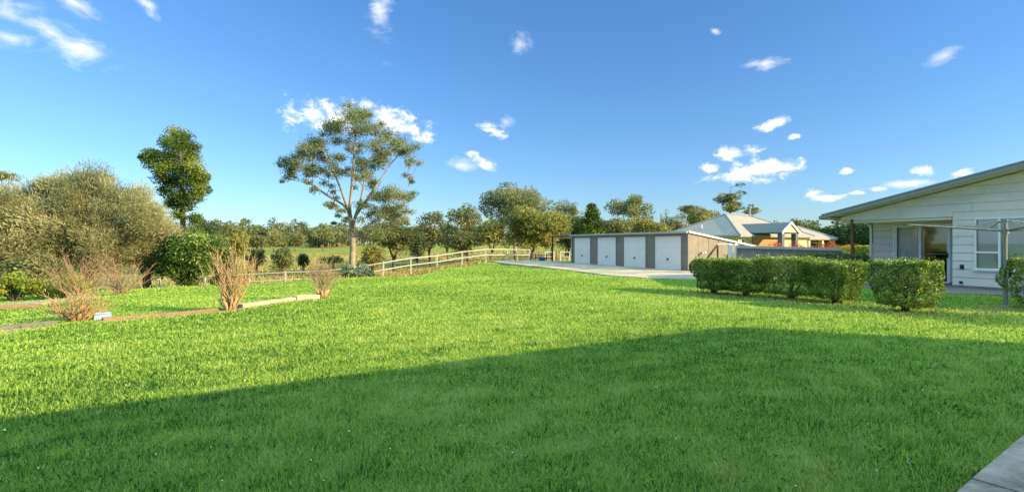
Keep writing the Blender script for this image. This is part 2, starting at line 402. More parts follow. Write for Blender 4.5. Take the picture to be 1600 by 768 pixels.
def pe(t, d): p = PE + np.array([.822, .569]) * t + np.array([-.569, .822]) * d; return (p[0], p[1])
path_poly = [pe(-9, -.0), pe(9, 0), pe(9, -1.3), pe(-9, -1.3)][::-1]
for k in range(8):
    a_, b_ = -9 + k * 2.25 + .12, -9 + (k + 1) * 2.25 + .105
    slab('path', [pe(a_, 0), pe(b_, 0), pe(b_, -1.3), pe(a_, -1.3)][::-1], -.2, .06 + random.uniform(-.004, .004), M['path'])
def HP(a, t): p = np.array([15.9, 17.5]) + U * a + V_ * t; return (p[0], p[1])
pave_poly = [HP(-3.1, .9), HP(-2.9, -.2), HP(-1.6, -1.6), HP(-1.9, -3.5), HP(-.8, -5.0), HP(.05, -5), HP(.05, .7), HP(1.6, .7), HP(1.6, 5.0), HP(-.6, 5.0), HP(-2.4, 3.2)]
slab('paving', pave_poly, -.2, .05, M['paving'])

# ------------------------------------------------------------------ grass
def build_grass():
    n = 1250000
    # density falls with distance squared, all round the front of the camera
    r = np.exp(rng.uniform(math.log(1.9), math.log(42), n)); th = rng.uniform(-R(56), R(56), n)
    x = r * np.sin(th); y = r * np.cos(th)
    k = (rng.uniform(size=n) < lawn_mask(x, y)) & (y > .6) & ~in_poly(x, y, apron) & ~in_poly(x, y, path_poly) & ~in_poly(x, y, pave_poly)
    k &= rng.uniform(size=n) > .9 * dirt_mask(x, y)
    k &= ~((x - 15.9) * U[0] + (y - 17.5) * U[1] > -.02) | (y < 8) 
    x, y, r = x[k], y[k], r[k]; n = len(x)
    z = height(x, y)
    # tufty patches
    pat = np.sin(x * 1.9 + 2 * np.sin(y * 1.1)) * np.sin(y * 2.3 + 1.5 * np.sin(x * .9)) + .6 * np.sin(x * 5.3 + y * 3.1) * np.sin(y * 6.1 - x * 2.2)
    h = (.047 + .017 * pat / (1 + .12 * r)) * rng.uniform(.55, 1.5, n)
    h = np.maximum(h, .018); tall = rng.uniform(size=n) < .02; h[tall] *= 1.6; h = np.minimum(h, .115)
    w = np.maximum(.0031, .00062 * r) * rng.uniform(.7, 1.4, n)
    az = rng.uniform(0, 2 * math.pi, n); lean = rng.uniform(.1, .95, n); lean[tall] *= .5; lean = np.minimum(lean, .045 / h)
    dx, dy = np.cos(az), np.sin(az)
    pxp = rng.uniform(0, 2 * math.pi, n); sx, sy = np.cos(pxp) * w, np.sin(pxp) * w
    b0 = np.stack([x - sx, y - sy, z - .004], 1); b1 = np.stack([x + sx, y + sy, z - .004], 1)
    mx, my = x + dx * h * lean * .35, y + dy * h * lean * .35
    m0 = np.stack([mx - sx * .75, my - sy * .75, z + h * .62], 1); m1 = np.stack([mx + sx * .75, my + sy * .75, z + h * .62], 1)
    tp = np.stack([x + dx * h * lean, y + dy * h * lean, z + h * (1.05 - .3 * lean)], 1)
    V = np.stack([b0, b1, m1, tp, m0], 1)
    slow = np.sin(x * .55 + 1.3 * np.sin(y * .4)) * np.sin(y * .5 + np.sin(x * .3))
    n2 = np.zeros(n); r2 = np.random.default_rng(5)
    for _ in range(9):
        a = r2.uniform(0, 6.283); fq = r2.uniform(3, 13); n2 += np.sin(fq * (x * math.cos(a) + y * math.sin(a)) + r2.uniform(0, 6.283) + 1.5 * np.sin(1.7 * x - 1.3 * y + a))
    n2 /= 3
    fade = 1 / (1 + .10 * r)
    t = .44 + .24 * n2 * fade + .13 * slow + .12 * pat / (1 + .06 * r) * .5 + rng.normal(0, .30, n) * (.5 + .5 * fade); dry = rng.uniform(size=n) < .035 + .02 * (slow > .2); t[dry] = rng.uniform(.85, 1, dry.sum())
    keep = ~((n2 < -.55) & (rng.uniform(size=n) < .75 * fade)); V = V[keep]; t = t[keep]
    o = quads_mesh('grass', V, t, M['blade']); tag(o, 'short green lawn grass', 'grass', kind='stuff')
    # clover heads
    nc = 130
    rr = np.exp(rng.uniform(math.log(3), math.log(11), nc)); tt = rng.uniform(-R(48), R(48), nc)
    X = rr * np.sin(tt); Y = rr * np.cos(tt)
    C = np.stack([X, Y, height(X, Y) + .055], 1)
    o = leaves('clover_flowers', C, np.full(nc, .016), np.zeros(nc), M['whiteflower'], aspect=.9); tag(o, 'tiny white clover heads dotted through the lawn', 'flowers', kind='stuff')
    # dry grass in the paddock and under the white fence
    n = 90000
    r = np.exp(rng.uniform(math.log(22), math.log(110), n)); th = rng.uniform(-R(56), R(20), n)
    x = r * np.sin(th); y = r * np.cos(th)
    k = (rng.uniform(size=n) > lawn_mask(x, y) + .02) & ~in_poly(x, y, apron)
    k &= np.sin(x * .6 + np.sin(y * .5)) * np.sin(y * .45 + x * .2) + rng.normal(0, .4, n) > -.1
    k &= ~((x < -12) & (y < 34) & (rng.uniform(size=n) < .85))
    x, y, r = x[k], y[k], r[k]; n = len(x); z = height(x, y)
    h = rng.uniform(.08, .32, n) * (1 + .004 * r); w = .0011 * r * rng.uniform(.6, 1.4, n); az = rng.uniform(0, 6.283, n)
    sx, sy = np.cos(az) * w, np.sin(az) * w
    V = np.stack([np.stack([x - sx, y - sy, z - .02], 1), np.stack([x + sx, y + sy, z - .02], 1), np.stack([x + rng.normal(0, .35, n) * h, y + rng.normal(0, .35, n) * h, z + h], 1)], 1)
    o = quads_mesh('dry_grass', V, rng.normal(.4, .25, n), M['straw']); tag(o, 'straw coloured rough grass in the paddock beyond the white fence', 'grass', kind='stuff')
    # litter below the hedges
    n = 2600
    idx = rng.integers(0, 7, n); cs = np.array(HXY + [(11.0, 12.0), (12.6, 12.2)])
    x = cs[idx, 0] + rng.normal(-.45, .75, n); y = cs[idx, 1] + rng.normal(-.1, .55, n)
    C = np.stack([x, y, height(x, y) + rng.uniform(.005, .05, n)], 1)
    out = np.tile([0, 0, 1.], (n, 1))
    o = leaves('leaf_litter', C, np.full(n, .06), rng.uniform(0, 1, n), M['dry'], out=out, outw=2.); tag(o, 'fallen dry brown leaves lying under the clipped hedges', 'leaves', kind='stuff')
build_grass()

# ------------------------------------------------------------------ right-hand house
def build_house():
    root = thing('weatherboard_house', (*HP(0, 0), 0), 'grey weatherboard house with low pitched gable roof and recessed sliding glass door', 'house')
    g = lambda a, t, z: (*HP(a, t), z)
    RID, EL, ER = -2.3, 5.15, -9.2
    zr = lambda t: 2.66 + .2 * (5.15 - t) if t > RID else 2.66 + .2 * (5.15 - RID) - .2 * (RID - t)     # underside of roof
    T1, T2, TR = .7, 4.35, -8.4
    bh = .285
    wa, wb, wz0, wz1 = -1.95, .05, .72, 2.46
    mb = MB()
    def board(ta, tb, z0, z1, a=0., m=mb):
        # boards lap: lower edge stands proud
        def top(t): return min(z1, zr(t) - .02)
        if ta > tb: return
        seg = [ta] + [t for t in (RID,) if ta < t < tb] + [tb]
        # points where the rake crosses z0
        lim_hi = 5.15 - (z0 - 2.66 + .03) / .2
        lim_lo = RID - ((2.66 + .2 * (5.15 - RID)) - z0 - .03) / .2
        ta, tb = max(ta, lim_lo), min(tb, lim_hi)
        if tb - ta < .02: return
        k1 = 5.15 - (z1 - 2.66 + .02) / .2; k0 = RID - ((2.66 + .2 * (5.15 - RID)) - z1 - .02) / .2
        xs = sorted({ta, tb} | {k for k in (k0, k1, RID) if ta < k < tb})
        for p, q in zip(xs[:-1], xs[1:]):
            zp, zq = max(z0 + .001, top(p)), max(z0 + .001, top(q))
            m.hexa([g(a - .032, p, z0), g(a - .032, q, z0), g(a + .02, q, z0), g(a + .02, p, z0)],
                   [g(a - .014, p, zp - .006), g(a - .014, q, zq - .006), g(a + .02, q, zq - .006), g(a + .02, p, zp - .006)])
    z = .14; row = 0
    joints = {8: [-1.0], 9: [.15], 10: [-2.0, 2.6], 11: [-.2], 5: [-5], 6: [-4], 2: [-4.5]}
    while z < 4.2:
        z1 = z + bh
        spans = [(TR, T1)] if z < 2.53 else [(TR, 4.75)]
        if z < 2.53 and z1 > 2.53: spans = [(TR, T1)]
        for (a_, b_) in spans:
            if z < wz1 - .02 and z1 > wz0 + .02 and True:
                parts = [(a_, wa), (wb, b_)]
            else: parts = [(a_, b_)]
            for p, q in parts:
                cuts = [p] + [j for j in joints.get(row, []) if p < j < q] + [q]
                for c0, c1 in zip(cuts[:-1], cuts[1:]): board(c0 + (.006 if c0 != p else 0), c1, z, z1)
        z = z1; row += 1
    # fill strip between rows and window top/bottom
    mb.box(-.012, .02, wa, wb, wz1 - .02, 2.704, g); mb.box(-.035, -.0, T1, 4.75, 2.55, 2.704, g); mb.box(-.012, .02, wa, wb, .5, wz0 + .01, g)
    mb.build('wall', M['board'], root)
    mb = MB()
    mb.box(.0, 1.5, T1 - .1, T1, .05, 2.62, g)          # return wall of the recess
    mb.box(0.02, .06, T1, 4.75, 2.5, 2.6, g)
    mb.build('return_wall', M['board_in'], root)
    mb = MB()                                            # recessed wall with the door opening
    d0, d1, dz = 1.50, 3.52, 2.32
    z = .14
    while z < 2.6:
        z1 = min(z + bh, 2.62)
        parts = [(T1, d0), (d1, T2)] if z < dz - .1 else [(T1, T2)]
        for p, q in parts:
            mb.hexa([g(1.5 - .03, p, z), g(1.5 - .03, q, z), g(1.52, q, z), g(1.52, p, z)], [g(1.5 - .013, p, z1 - .008), g(1.5 - .013, q, z1 - .008), g(1.52, q, z1 - .008), g(1.52, p, z1 - .008)])
        z = z1
    mb.box(1.49, 1.53, d0, d1, dz - .05, 2.62, g)
    mb.box(1.5, 11, T2 - .1, T2, .05, 2.9, g); mb.box(0.0, 11, TR, TR + .1, .05, 3.0, g); mb.box(10.9, 11, TR, T2, .05, 2.9, g)
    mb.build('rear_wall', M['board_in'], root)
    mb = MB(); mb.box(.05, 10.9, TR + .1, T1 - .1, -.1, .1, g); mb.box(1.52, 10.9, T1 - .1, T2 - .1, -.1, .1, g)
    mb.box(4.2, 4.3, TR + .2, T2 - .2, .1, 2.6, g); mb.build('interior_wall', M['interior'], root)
    mb = MB(); mb.box(-.035, .0, TR, T1, -.1, .135, g); mb.box(1.47, 1.5, T1, T2, -.1, .135, g); mb.build('plinth', M['paving'], root)
    # porch ceiling and soffit
    mb = MB(); mb.box(.06, 11, T1 - .1, 4.75, 2.625, 2.65, g); mb.build('porch_ceiling', M['soffit'], root)
    # roof sheets
    mb = MB(); th = .14
    for (ta, tb) in ((EL, RID), (RID, ER)):
        mb.hexa([g(-.62, ta, zr(ta)+.03), g(-.62, tb, zr(tb)+.03), g(11.5, tb, zr(tb)+.03), g(11.5, ta, zr(ta)+.03)], [g(-.62, ta, zr(ta) + th), g(-.62, tb, zr(tb) + th), g(11.5, tb, zr(tb) + th), g(11.5, ta, zr(ta) + th)])
    rf = mb.build('roof', M['barge_top'], root)
    mb = MB()
    for (ta, tb) in ((EL, RID), (RID, ER)):
        mb.hexa([g(-.615, ta, zr(ta)), g(-.615, tb, zr(tb)), g(-.02, tb, zr(tb)), g(-.02, ta, zr(ta))], [g(-.615, ta, zr(ta) + .027), g(-.615, tb, zr(tb) + .027), g(-.02, tb, zr(tb) + .027), g(-.02, ta, zr(ta) + .027)])
    mb.box(-.615, 11.4, 4.78, EL, 2.655, 2.68, g)
    mb.build('soffit', M['soffit'], root)
    mb = MB()
    for (ta, tb) in ((EL, RID), (RID, ER)):
        mb.hexa([g(-.66, ta, zr(ta) + .0), g(-.66, tb, zr(tb) + .0), g(-.625, tb, zr(tb) + .0), g(-.625, ta, zr(ta) + .0)], [g(-.66, ta, zr(ta) + .15), g(-.66, tb, zr(tb) + .15), g(-.625, tb, zr(tb) + .15), g(-.625, ta, zr(ta) + .15)])
    mb.build('barge_board', M['barge'], root)
    mb = MB()
    for (ta, tb) in ((EL, RID), (RID, ER)):
        mb.hexa([g(-.69, ta, zr(ta) + .155), g(-.69, tb, zr(tb) + .155), g(-.57, tb, zr(tb) + .155), g(-.57, ta, zr(ta) + .155)], [g(-.69, ta, zr(ta) + .185), g(-.69, tb, zr(tb) + .185), g(-.57, tb, zr(tb) + .185), g(-.57, ta, zr(ta) + .185)])
    mb.build('roof_flashing', M['barge_top'], root)
    mb = MB(); mb.box(-.67, 11.5, EL + .004, EL + .12, 2.62, 2.78, g); mb.build('gutter', M['barge'], root)
    mb = MB(); mb.box(-.06, .04, 4.2, 4.3, .05, 2.6, g); mb.build('porch_post', M['post_brown'], root)
    mb = MB(); mb.box(-.05, .05, T1 + .02, 4.75, 2.44, 2.52, g); mb.build('porch_beam', M['soffit'], root)
    mb = MB(); mb.tube([g(1.44, T2 + .06, .1), g(1.44, T2 + .06, 2.3), g(1.2, T2 + .3, 2.6)], .045, 8); mb.build('downpipe', M['white'], root)
    # window
    w = bpy.data.objects.new('window', None); w.location = root.location; COL.objects.link(w)
    wf = MB()
    fr = .045
    def bar(m, ta, tb, z0, z1, a0=-.06, a1=.04): m.box(a0, a1, ta, tb, z0, z1, g)
    mids = [-.62, -1.28]
    bar(wf, wb - fr, wb, wz0, wz1); bar(wf, wa, wa + fr, wz0, wz1)
    bar(wf, wa + fr, wb - fr, wz1 - fr, wz1); bar(wf, wa + fr, wb - fr, wz0, wz0 + fr)
    for t in mids: bar(wf, t - .03, t + .03, wz0 + fr, wz1 - fr)
    secs = [(mids[0] + .03, wb - fr), (mids[1] + .03, mids[0] - .03), (wa + fr, mids[1] - .03)]
    for a_, b_ in secs:
        if a_ != secs[1][0]: bar(wf, a_, b_, 1.27, 1.33, -.055, .035)
    win = wf.build('window', M['white'], root)
    bpy.data.objects.remove(w)
    mb = MB(); mb.box(-.1, -.062, wa - .05, wb + .05, wz0 - .045, wz0 - .003, g); mb.build('sill', M['white'], win).matrix_parent_inverse.identity()
    mb = MB(); mb.box(-.004, .004, wa + fr, wb - fr, wz0 + fr, wz1 - fr, g); mb.build('pane', M['glass'], win)
    mb = MB(); zz = wz0 + .06
    while zz < wz1 - .06:
        mb.hexa([g(.052, wa, zz), g(.052, wb, zz), g(.066, wb, zz + .044), g(.066, wa, zz + .044)], [g(.049, wa, zz + .001), g(.049, wb, zz + .001), g(.063, wb, zz + .045), g(.063, wa, zz + .045)]); zz += .048
    mb.build('blind', M['blind'], win)
    for o in list(win.children): o.location = (0, 0, 0)
    # fix child offsets: window itself is a mesh whose verts are relative to root, so children share that frame
    # sliding door
    df = MB(); A0, A1 = 1.44, 1.56
    def dbar(ta, tb, z0, z1, a0=A0, a1=A1): df.box(a0, a1, ta, tb, z0, z1, g)
    dbar(d0, d0 + .05, .1, dz); dbar(d1 - .05, d1, .1, dz); dbar(d0 + .05, d1 - .05, dz - .06, dz); dbar(d0 + .05, d1 - .05, .08, .13)
    dm = (d0 + d1) / 2
    dbar(dm - .01, dm + .07, .13, dz - .06, 1.46, 1.52); dbar(d0 + .05, d0 + .12, .13, dz - .06, 1.465, 1.52); dbar(d1 - .12, d1 - .05, .13, dz - .06, 1.465, 1.52)
    door = df.build('sliding_door', M['white'], root)
    mb = MB(); mb.box(1.485, 1.492, dm + .07, d1 - .12, .13, dz - .06, g); mb.build('pane', M['glass'], door)
    mb = MB(); mb.box(1.485, 1.492, d0 + .12, dm - .01, .13, dz - .06, g); mb.build('pane', M['glass_dark'], door)
    mb = MB(); mb.box(1.47, 1.5, d0 + .12, dm - .01, 1.18, 1.205, g); mb.build('screen_rail', M['galv'], door)
    mb = MB(); mb.box(1.42, 1.462, d0 + .07, d0 + .1, 1.05, 1.25, g); mb.build('handle', M['iron'], door)
    mb = MB(); nn = 60
    for k in range(nn):
        t0 = dm - .05 + (d1 - dm) * k / nn; t1 = dm - .05 + (d1 - dm) * (k + 1) / nn
        a0 = 1.60 + .035 * math.sin(k * 1.1); a1 = 1.60 + .035 * math.sin((k + 1) * 1.1)
        mb.hexa([g(a0, t0, .12), g(a1, t1, .12), g(a1 + .006, t1, .12), g(a0 + .006, t0, .12)], [g(a0, t0, 2.3), g(a1, t1, 2.3), g(a1 + .006, t1, 2.3), g(a0 + .006, t0, 2.3)])
    mb.build('curtain', M['curtain'], door)
    # wall tap, vent
    mb = MB(); mb.tube([g(-.02, .42, .78), g(-.1, .42, .78)], .02, 8); mb.tube([g(-.09, .42, .84), g(-.09, .42, .70)], .018, 8); mb.box(-.045, -.03, .36, .48, .70, .86, g); mb.build('tap', M['iron'], root)
    mb = MB(); mb.tube([g(-.03, .44, .24), g(-.08, .44, .24)], .05, 10); mb.tube([g(-.08, .44, .24), g(-.085, .44, .24)], .03, 10); mb.build('drain_pipe', M['iron'], root)
    for p in root.children:
        p.location = (0, 0, 0)
        for q in p.children: q.location = (0, 0, 0)
    return root

# children of children must be built relative to the same root frame
_build = MB.build
def build2(s, name, mat, parent=None, smooth=False, origin=None):
    """a sub-part's frame is that of its top-level thing (parts sit at the thing's origin)"""
    if parent is not None and parent.parent is not None:
        o = _build(s, name, mat, parent.parent, smooth); o.parent = parent; return o
    return _build(s, name, mat, parent, smooth, origin)
MB.build = build2
build_house()

# ------------------------------------------------------------------ rear house (behind the camera, throws the lawn shadow)
def build_rear():
    h = 3.17; L = h / math.tan(SUN_EL)
    c = np.array([4.0, 9.7]) + L * np.array(SH)
    root = thing('rear_house', (c[0], c[1], 0), 'pale rendered house standing right behind the camera, its shadow lying on the lawn', 'house')
    g = lambda a, b, z: (*(c - U2 * a - N2 * b), z)
    mb = MB(); mb.box(.0, 26, .45, 9, -.2, 2.98, g); mb.build('wall', M['rearwall'], root)
    mb = MB(); mb.hexa([g(-.0, 0, 3.0), g(26.3, 0, 3.0), g(26.3, 9.4, 3.0), g(-.0, 9.4, 3.0)], [g(-.0, 0, h), g(26.3, 0, h), g(26.3, 4.7, h + .9), g(-.0, 4.7, h + .9)][:2] + [g(26.3, 9.4, h), g(-.0, 9.4, h)])
    rf = mb.build('roof', M['barge_top'], root)
    mb = MB(); mb.box(0, .25, .0, .45, -.1, 3.0, g); mb.build('corner_pier', M['rearwall'], root)
    mb = MB(); mb.box(5, 7, .40, .449, .9, 2.3, g); w = mb.build('window', M['white'], root)
    mb = MB(); mb.box(5.1, 6.9, .38, .399, 1.0, 2.2, g); mb.build('pane', M['glass'], w)
    mb = MB(); mb.box(14.5, 16.3, .40, .449, .1, 2.2, g); w = mb.build('door', M['white'], root)
build_rear()

# ------------------------------------------------------------------ storage shed with four roller doors
def build_shed():
    root = thing('storage_shed', (SC1[0], SC1[1], 0), 'long low grey shed with four white roller doors and a lean-to carport', 'shed')
    g = lambda a, t, z: (*(SC1 + U * a + V_ * t), z)      # a into the shed, t along the front
    Lf, H, Dp = 13.3, 2.28, 5.4
    hz = lambda a: H - .165 * a
    bays = []
    for px0, px1 in ((1022.5, 1064.5), (974, 1009), (933, 962.5), (897, 922.5)):
        def tt(px): k = (px - CX) / F; return (SC1[0] - k * SC1[1]) / (k * .92 + .39)
        bays.append((tt(px1), tt(px0)))
    dh = 2.06
    mb = MB(); prev = 0
    for (a, b) in bays:
        mb.box(0, .06, prev, a, -.05, dh, g); prev = b
    mb.box(0, .06, prev, Lf, -.05, dh, g); mb.box(0, .06, 0, Lf, dh, H - .06, g)
    # sheet ribs on the piers
    prev = 0
    for (a, b) in bays + [(Lf, 0)]:
        t = prev + .08
        while t < a - .05:
            mb.box(-.014, 0, t, t + .04, .0, dh, g); t += .19
        prev = b
    mb.build('wall', M['shed'], root)
    mb = MB()
    mb.hexa([g(.06, 0, -.05), g(Dp, 0, -.05), g(Dp, .06, -.05), g(.06, .06, -.05)], [g(.06, 0, hz(0) - .06), g(Dp, 0, hz(Dp) - .06), g(Dp, .06, hz(Dp) - .06), g(.06, .06, hz(0) - .06)])
    a = .75
    while a < Dp:
        mb.hexa([g(a, -.012, 0), g(a + .03, -.012, 0), g(a + .03, 0, 0), g(a, 0, 0)], [g(a, -.012, hz(a) - .08), g(a + .03, -.012, hz(a) - .08), g(a + .03, 0, hz(a) - .08), g(a, 0, hz(a) - .08)]); a += .76
    mb.build('side_wall', M['shed_side'], root)
    mb = MB(); mb.box(Dp - .06, Dp, .06, Lf, -.05, hz(Dp) - .06, g); mb.box(.06, Dp - .06, Lf - .06, Lf, -.05, hz(Dp) - .06, g); mb.build('rear_wall', M['shed'], root)
    mb = MB(); e = Lf + 3.4
    mb.hexa([g(-.12, -.06, hz(0) - .05), g(-.12, Lf, hz(0) - .05), g(Dp + .1, Lf, hz(Dp) - .05), g(Dp + .1, -.06, hz(Dp) - .05)], [g(-.12, -.06, hz(0)), g(-.12, Lf, hz(0)), g(Dp + .1, Lf, hz(Dp)), g(Dp + .1, -.06, hz(Dp))])
    mb.build('roof', M['zinc'], root)
    mb = MB(); mb.hexa([g(.0, -.10, hz(0) - .07), g(Dp + .1, -.10, hz(Dp) - .07), g(Dp + .1, -.065, hz(Dp) - .07), g(0, -.065, hz(0) - .07)], [g(.0, -.10, hz(0) + .03), g(Dp + .1, -.10, hz(Dp) + .03), g(Dp + .1, -.065, hz(Dp) + .03), g(0, -.065, hz(0) + .03)])
    mb.build('barge_board', M['white'], root)
    mb = MB(); mb.box(-.2, -.125, -.1, Lf, H - .09, H + .02, g); mb.build('gutter', M['zinc'], root)
    mb = MB(); mb.tube([g(-.16, Lf - .1, H - .1), g(-.07, Lf - .12, H - .3), g(-.07, Lf - .12, .05)], .045, 8); mb.build('downpipe', M['zinc'], root)
    cp = MB()
    cp.hexa([g(-.12, Lf + .004, H - .04), g(-.12, e, H - .04), g(Dp, e, hz(Dp) + .25), g(Dp, Lf + .004, hz(Dp) + .25)], [g(-.12, Lf + .004, H + .0), g(-.12, e, H + .0), g(Dp, e, hz(Dp) + .3), g(Dp, Lf + .004, hz(Dp) + .3)])
    c = cp.build('carport_roof', M['zinc'], root)
    mb = MB(); mb.box(-.1, -.03, Lf + .01, e, H - .17, H - .05, g); mb.build('beam', M['black_steel'], c)
    for a in (-.03, 2.3, 4.8):
        mb = MB(); mb.box(a - .05, a + .05, e - .15, e - .05, -.1, H - .1 - (.1 * a if a > 0 else 0), g); mb.build('carport_post', M['black_steel'], root)
    for (a, b) in bays:
        mb = MB(); z = .02; k = 0
        while z < dh - .01:      # shallow curtain ribs
            z1 = min(z + .075, dh)
            mb.hexa([g(.035, a + .01, z), g(.035, b - .01, z), g(.055, b - .01, z), g(.055, a + .01, z)], [g(.022, a + .01, (z + z1) / 2), g(.022, b - .01, (z + z1) / 2), g(.055, b - .01, (z + z1) / 2), g(.055, a + .01, (z + z1) / 2)])
            mb.hexa([g(.022, a + .01, (z + z1) / 2), g(.022, b - .01, (z + z1) / 2), g(.055, b - .01, (z + z1) / 2), g(.055, a + .01, (z + z1) / 2)], [g(.035, a + .01, z1), g(.035, b - .01, z1), g(.055, b - .01, z1), g(.055, a + .01, z1)])
            z = z1
        d = mb.build('roller_door', M['door_white'], root)
        for q0, q1 in ((a - .05, a + .006), (b - .006, b + .05)):
            mb = MB(); mb.box(-.03, .018, q0, q1, .0, dh + .03, g); mb.build('guide_rail', M['galv'], d)
        mb = MB(); mb.box(-.025, .016, a + .008, b - .008, dh - .03, dh + .03, g); mb.build('head_flashing', M['shed'], d)
        mid = (a + b) / 2
        mb = MB(); mb.box(-.005, .02, mid - .09, mid + .09, .62, .69, g); mb.box(-.03, -.005, mid - .015, mid + .015, .60, .71, g); mb.build('handle', M['iron'], d)
        mb = MB(); mb.box(.0, .02, a + .01, b - .01, .005, .05, g); mb.build('bottom_rail', M['galv'], d)
    # wall lamp on side
    x = 1.05
    mb = MB(); mb.box(x - .06, x + .06, -.06, -.013, 1.02, 1.12, g); mb.tube([g(x, -.06, 1.08), g(x, -.2, 1.12), g(x, -.26, 1.02)], [.03, .04, .075], 8); mb.build('wall_lamp', M['white'], root)
    # things standing by the side wall
    bx, by, _ = g(1.1, -.45, 0)
    t = thing('storage_tub', (bx, by, gz(bx, by)), 'dark navy lidded plastic tub on the ground against the shed side wall', 'tub')
    q = lambda a, b, z: (bx + .92 * a - .39 * b, by + .39 * a + .92 * b, t.location.z + z)
    mb = MB(); mb.hexa([q(-.33, -.22, 0), q(.33, -.22, 0), q(.33, .22, 0), q(-.33, .22, 0)], [q(-.4, -.27, .42), q(.4, -.27, .42), q(.4, .27, .42), q(-.4, .27, .42)]); mb.build('body', M['navy'], t)
    mb = MB(); mb.box(-.43, .43, -.3, .3, .424, .47, q); mb.build('lid', M['navy'], t)
    mb = MB(); mb.box(-.16, .16, -.12, .12, .474, .70, q); mb.box(-.175, .175, -.135, .135, .704, .735, q)
    o = mb.build('white_box', M['white'], origin=(bx, by, .48)); tag(o, 'small white box with lid sitting on the navy tub beside the shed', 'box')
    bx, by, _ = g(2.55, -.7, 0)
    t = thing('hose_reel', (bx, by, .0), 'grey round hose reel on a short post near the white gate posts', 'hose reel')
    mb = MB(); mb.tube([(bx, by, 0), (bx, by, .75)], .03, 8); mb.build('post', M['galv'], t)
    mb = MB(); mb.tube([(bx, by - .10, .82), (bx, by + .10, .82)], .2, 16); mb.build('drum', M['barge_top'], t)
    mb = MB(); mb.tube([(bx, by - .13, .82), (bx, by - .105, .82)], .25, 16); mb.tube([(bx, by + .105, .82), (bx, by + .13, .82)], .25, 16); mb.build('flange', M['galv'], t)
build_shed()

# ------------------------------------------------------------------ gate posts, handrail, grey fence beyond the hedges
def build_yard():
    p0 = W(1141, 26.5); p1 = W(1150, 26.3)
    for i, (x, y, lab) in enumerate(((*p0, 'white square gate post nearer the shed, at the end of the grey fence'), (*p1, 'white square gate post joined to the grey panel fence'))):
        t = thing('gate_post', (x, y, 0), lab, 'gate post', 'white gate posts at the grey fence')
        mb = MB(); mb.box(x - .07, x + .07, y - .07, y + .07, -.1, 1.52); mb.build('post', M['white'], t)
        mb = MB(); mb.hexa([(x - .09, y - .09, 1.524), (x + .09, y - .09, 1.524), (x + .09, y + .09, 1.524), (x - .09, y + .09, 1.524)], [(x - .04, y - .04, 1.6), (x + .04, y - .04, 1.6), (x + .04, y + .04, 1.6), (x - .04, y + .04, 1.6)]); mb.build('cap', M['white'], t)
    a = W(1100, 26.8); b = W(1121, 26.7); c = W(1138, 26.6)
    t = thing('handrail', (b[0], b[1], 0), 'brown sloping handrail with white top bar beside the shed', 'handrail')
    mb = MB(); mb.tube([(*a, .62), (*b, 1.52)], .05, 6); mb.build('sloping_rail', M['post_brown'], t)
    mb = MB(); mb.tube([(*b, 1.53), (*c, 1.53)], .05, 6); mb.build('top_bar', M['white'], t)
    mb = MB(); mb.tube([(*b, -.05), (*b, 1.5)], .04, 6); mb.tube([(a[0] + .05, a[1], -.05), (a[0] + .05, a[1], .62)], .04, 6); mb.build('post', M['post_brown'], t)
    f0 = np.array(W(1152, 26.2)); f1 = np.array(W(1314, 24.4)); d = f1 - f0; Lf = np.linalg.norm(d); d = d / Lf; nn = np.array([-d[1], d[0]])
    g = lambda s, q, z: (*(f0 + d * s + nn * q), z)
    t = thing('panel_fence', (f0[0], f0[1], 0), 'grey steel panel fence with a broad pale capping behind the hedges', 'fence')
    zt = lambda s: 1.37 - .12 * s / Lf
    k = 0
    np_ = 3
    for i in range(np_):
        s0, s1 = Lf * i / np_ + .03, Lf * (i + 1) / np_ - .03
        mb = MB(); s = s0
        while s < s1 - .01:
            e = min(s + .19, s1); q0 = 0 if k % 2 else .025; k += 1
            mb.hexa([g(s, q0, -.1), g(e, q0, -.1), g(e, q0 + .02, -.1), g(s, q0 + .02, -.1)], [g(s, q0, zt(s)), g(e, q0, zt(e)), g(e, q0 + .02, zt(e)), g(s, q0 + .02, zt(s))]); s = e
        mb.build('panel', M['fence_grey'], t)
    for i in range(np_ + 1):
        s = Lf * i / np_; mb = MB(); mb.box(s - .028, s + .028, -.03, .06, -.1, zt(s), g); mb.build('post', M['fence_grey'], t)
    mb = MB(); mb.hexa([g(0, -.12, zt(0) + .004), g(Lf, -.12, zt(Lf) + .004), g(Lf, .3, zt(Lf) + .004), g(0, .3, zt(0) + .004)], [g(0, -.12, zt(0) + .13), g(Lf, -.12, zt(Lf) + .13), g(Lf, .3, zt(Lf) + .13), g(0, .3, zt(0) + .13)]); mb.build('capping', M['cap'], t)
build_yard()

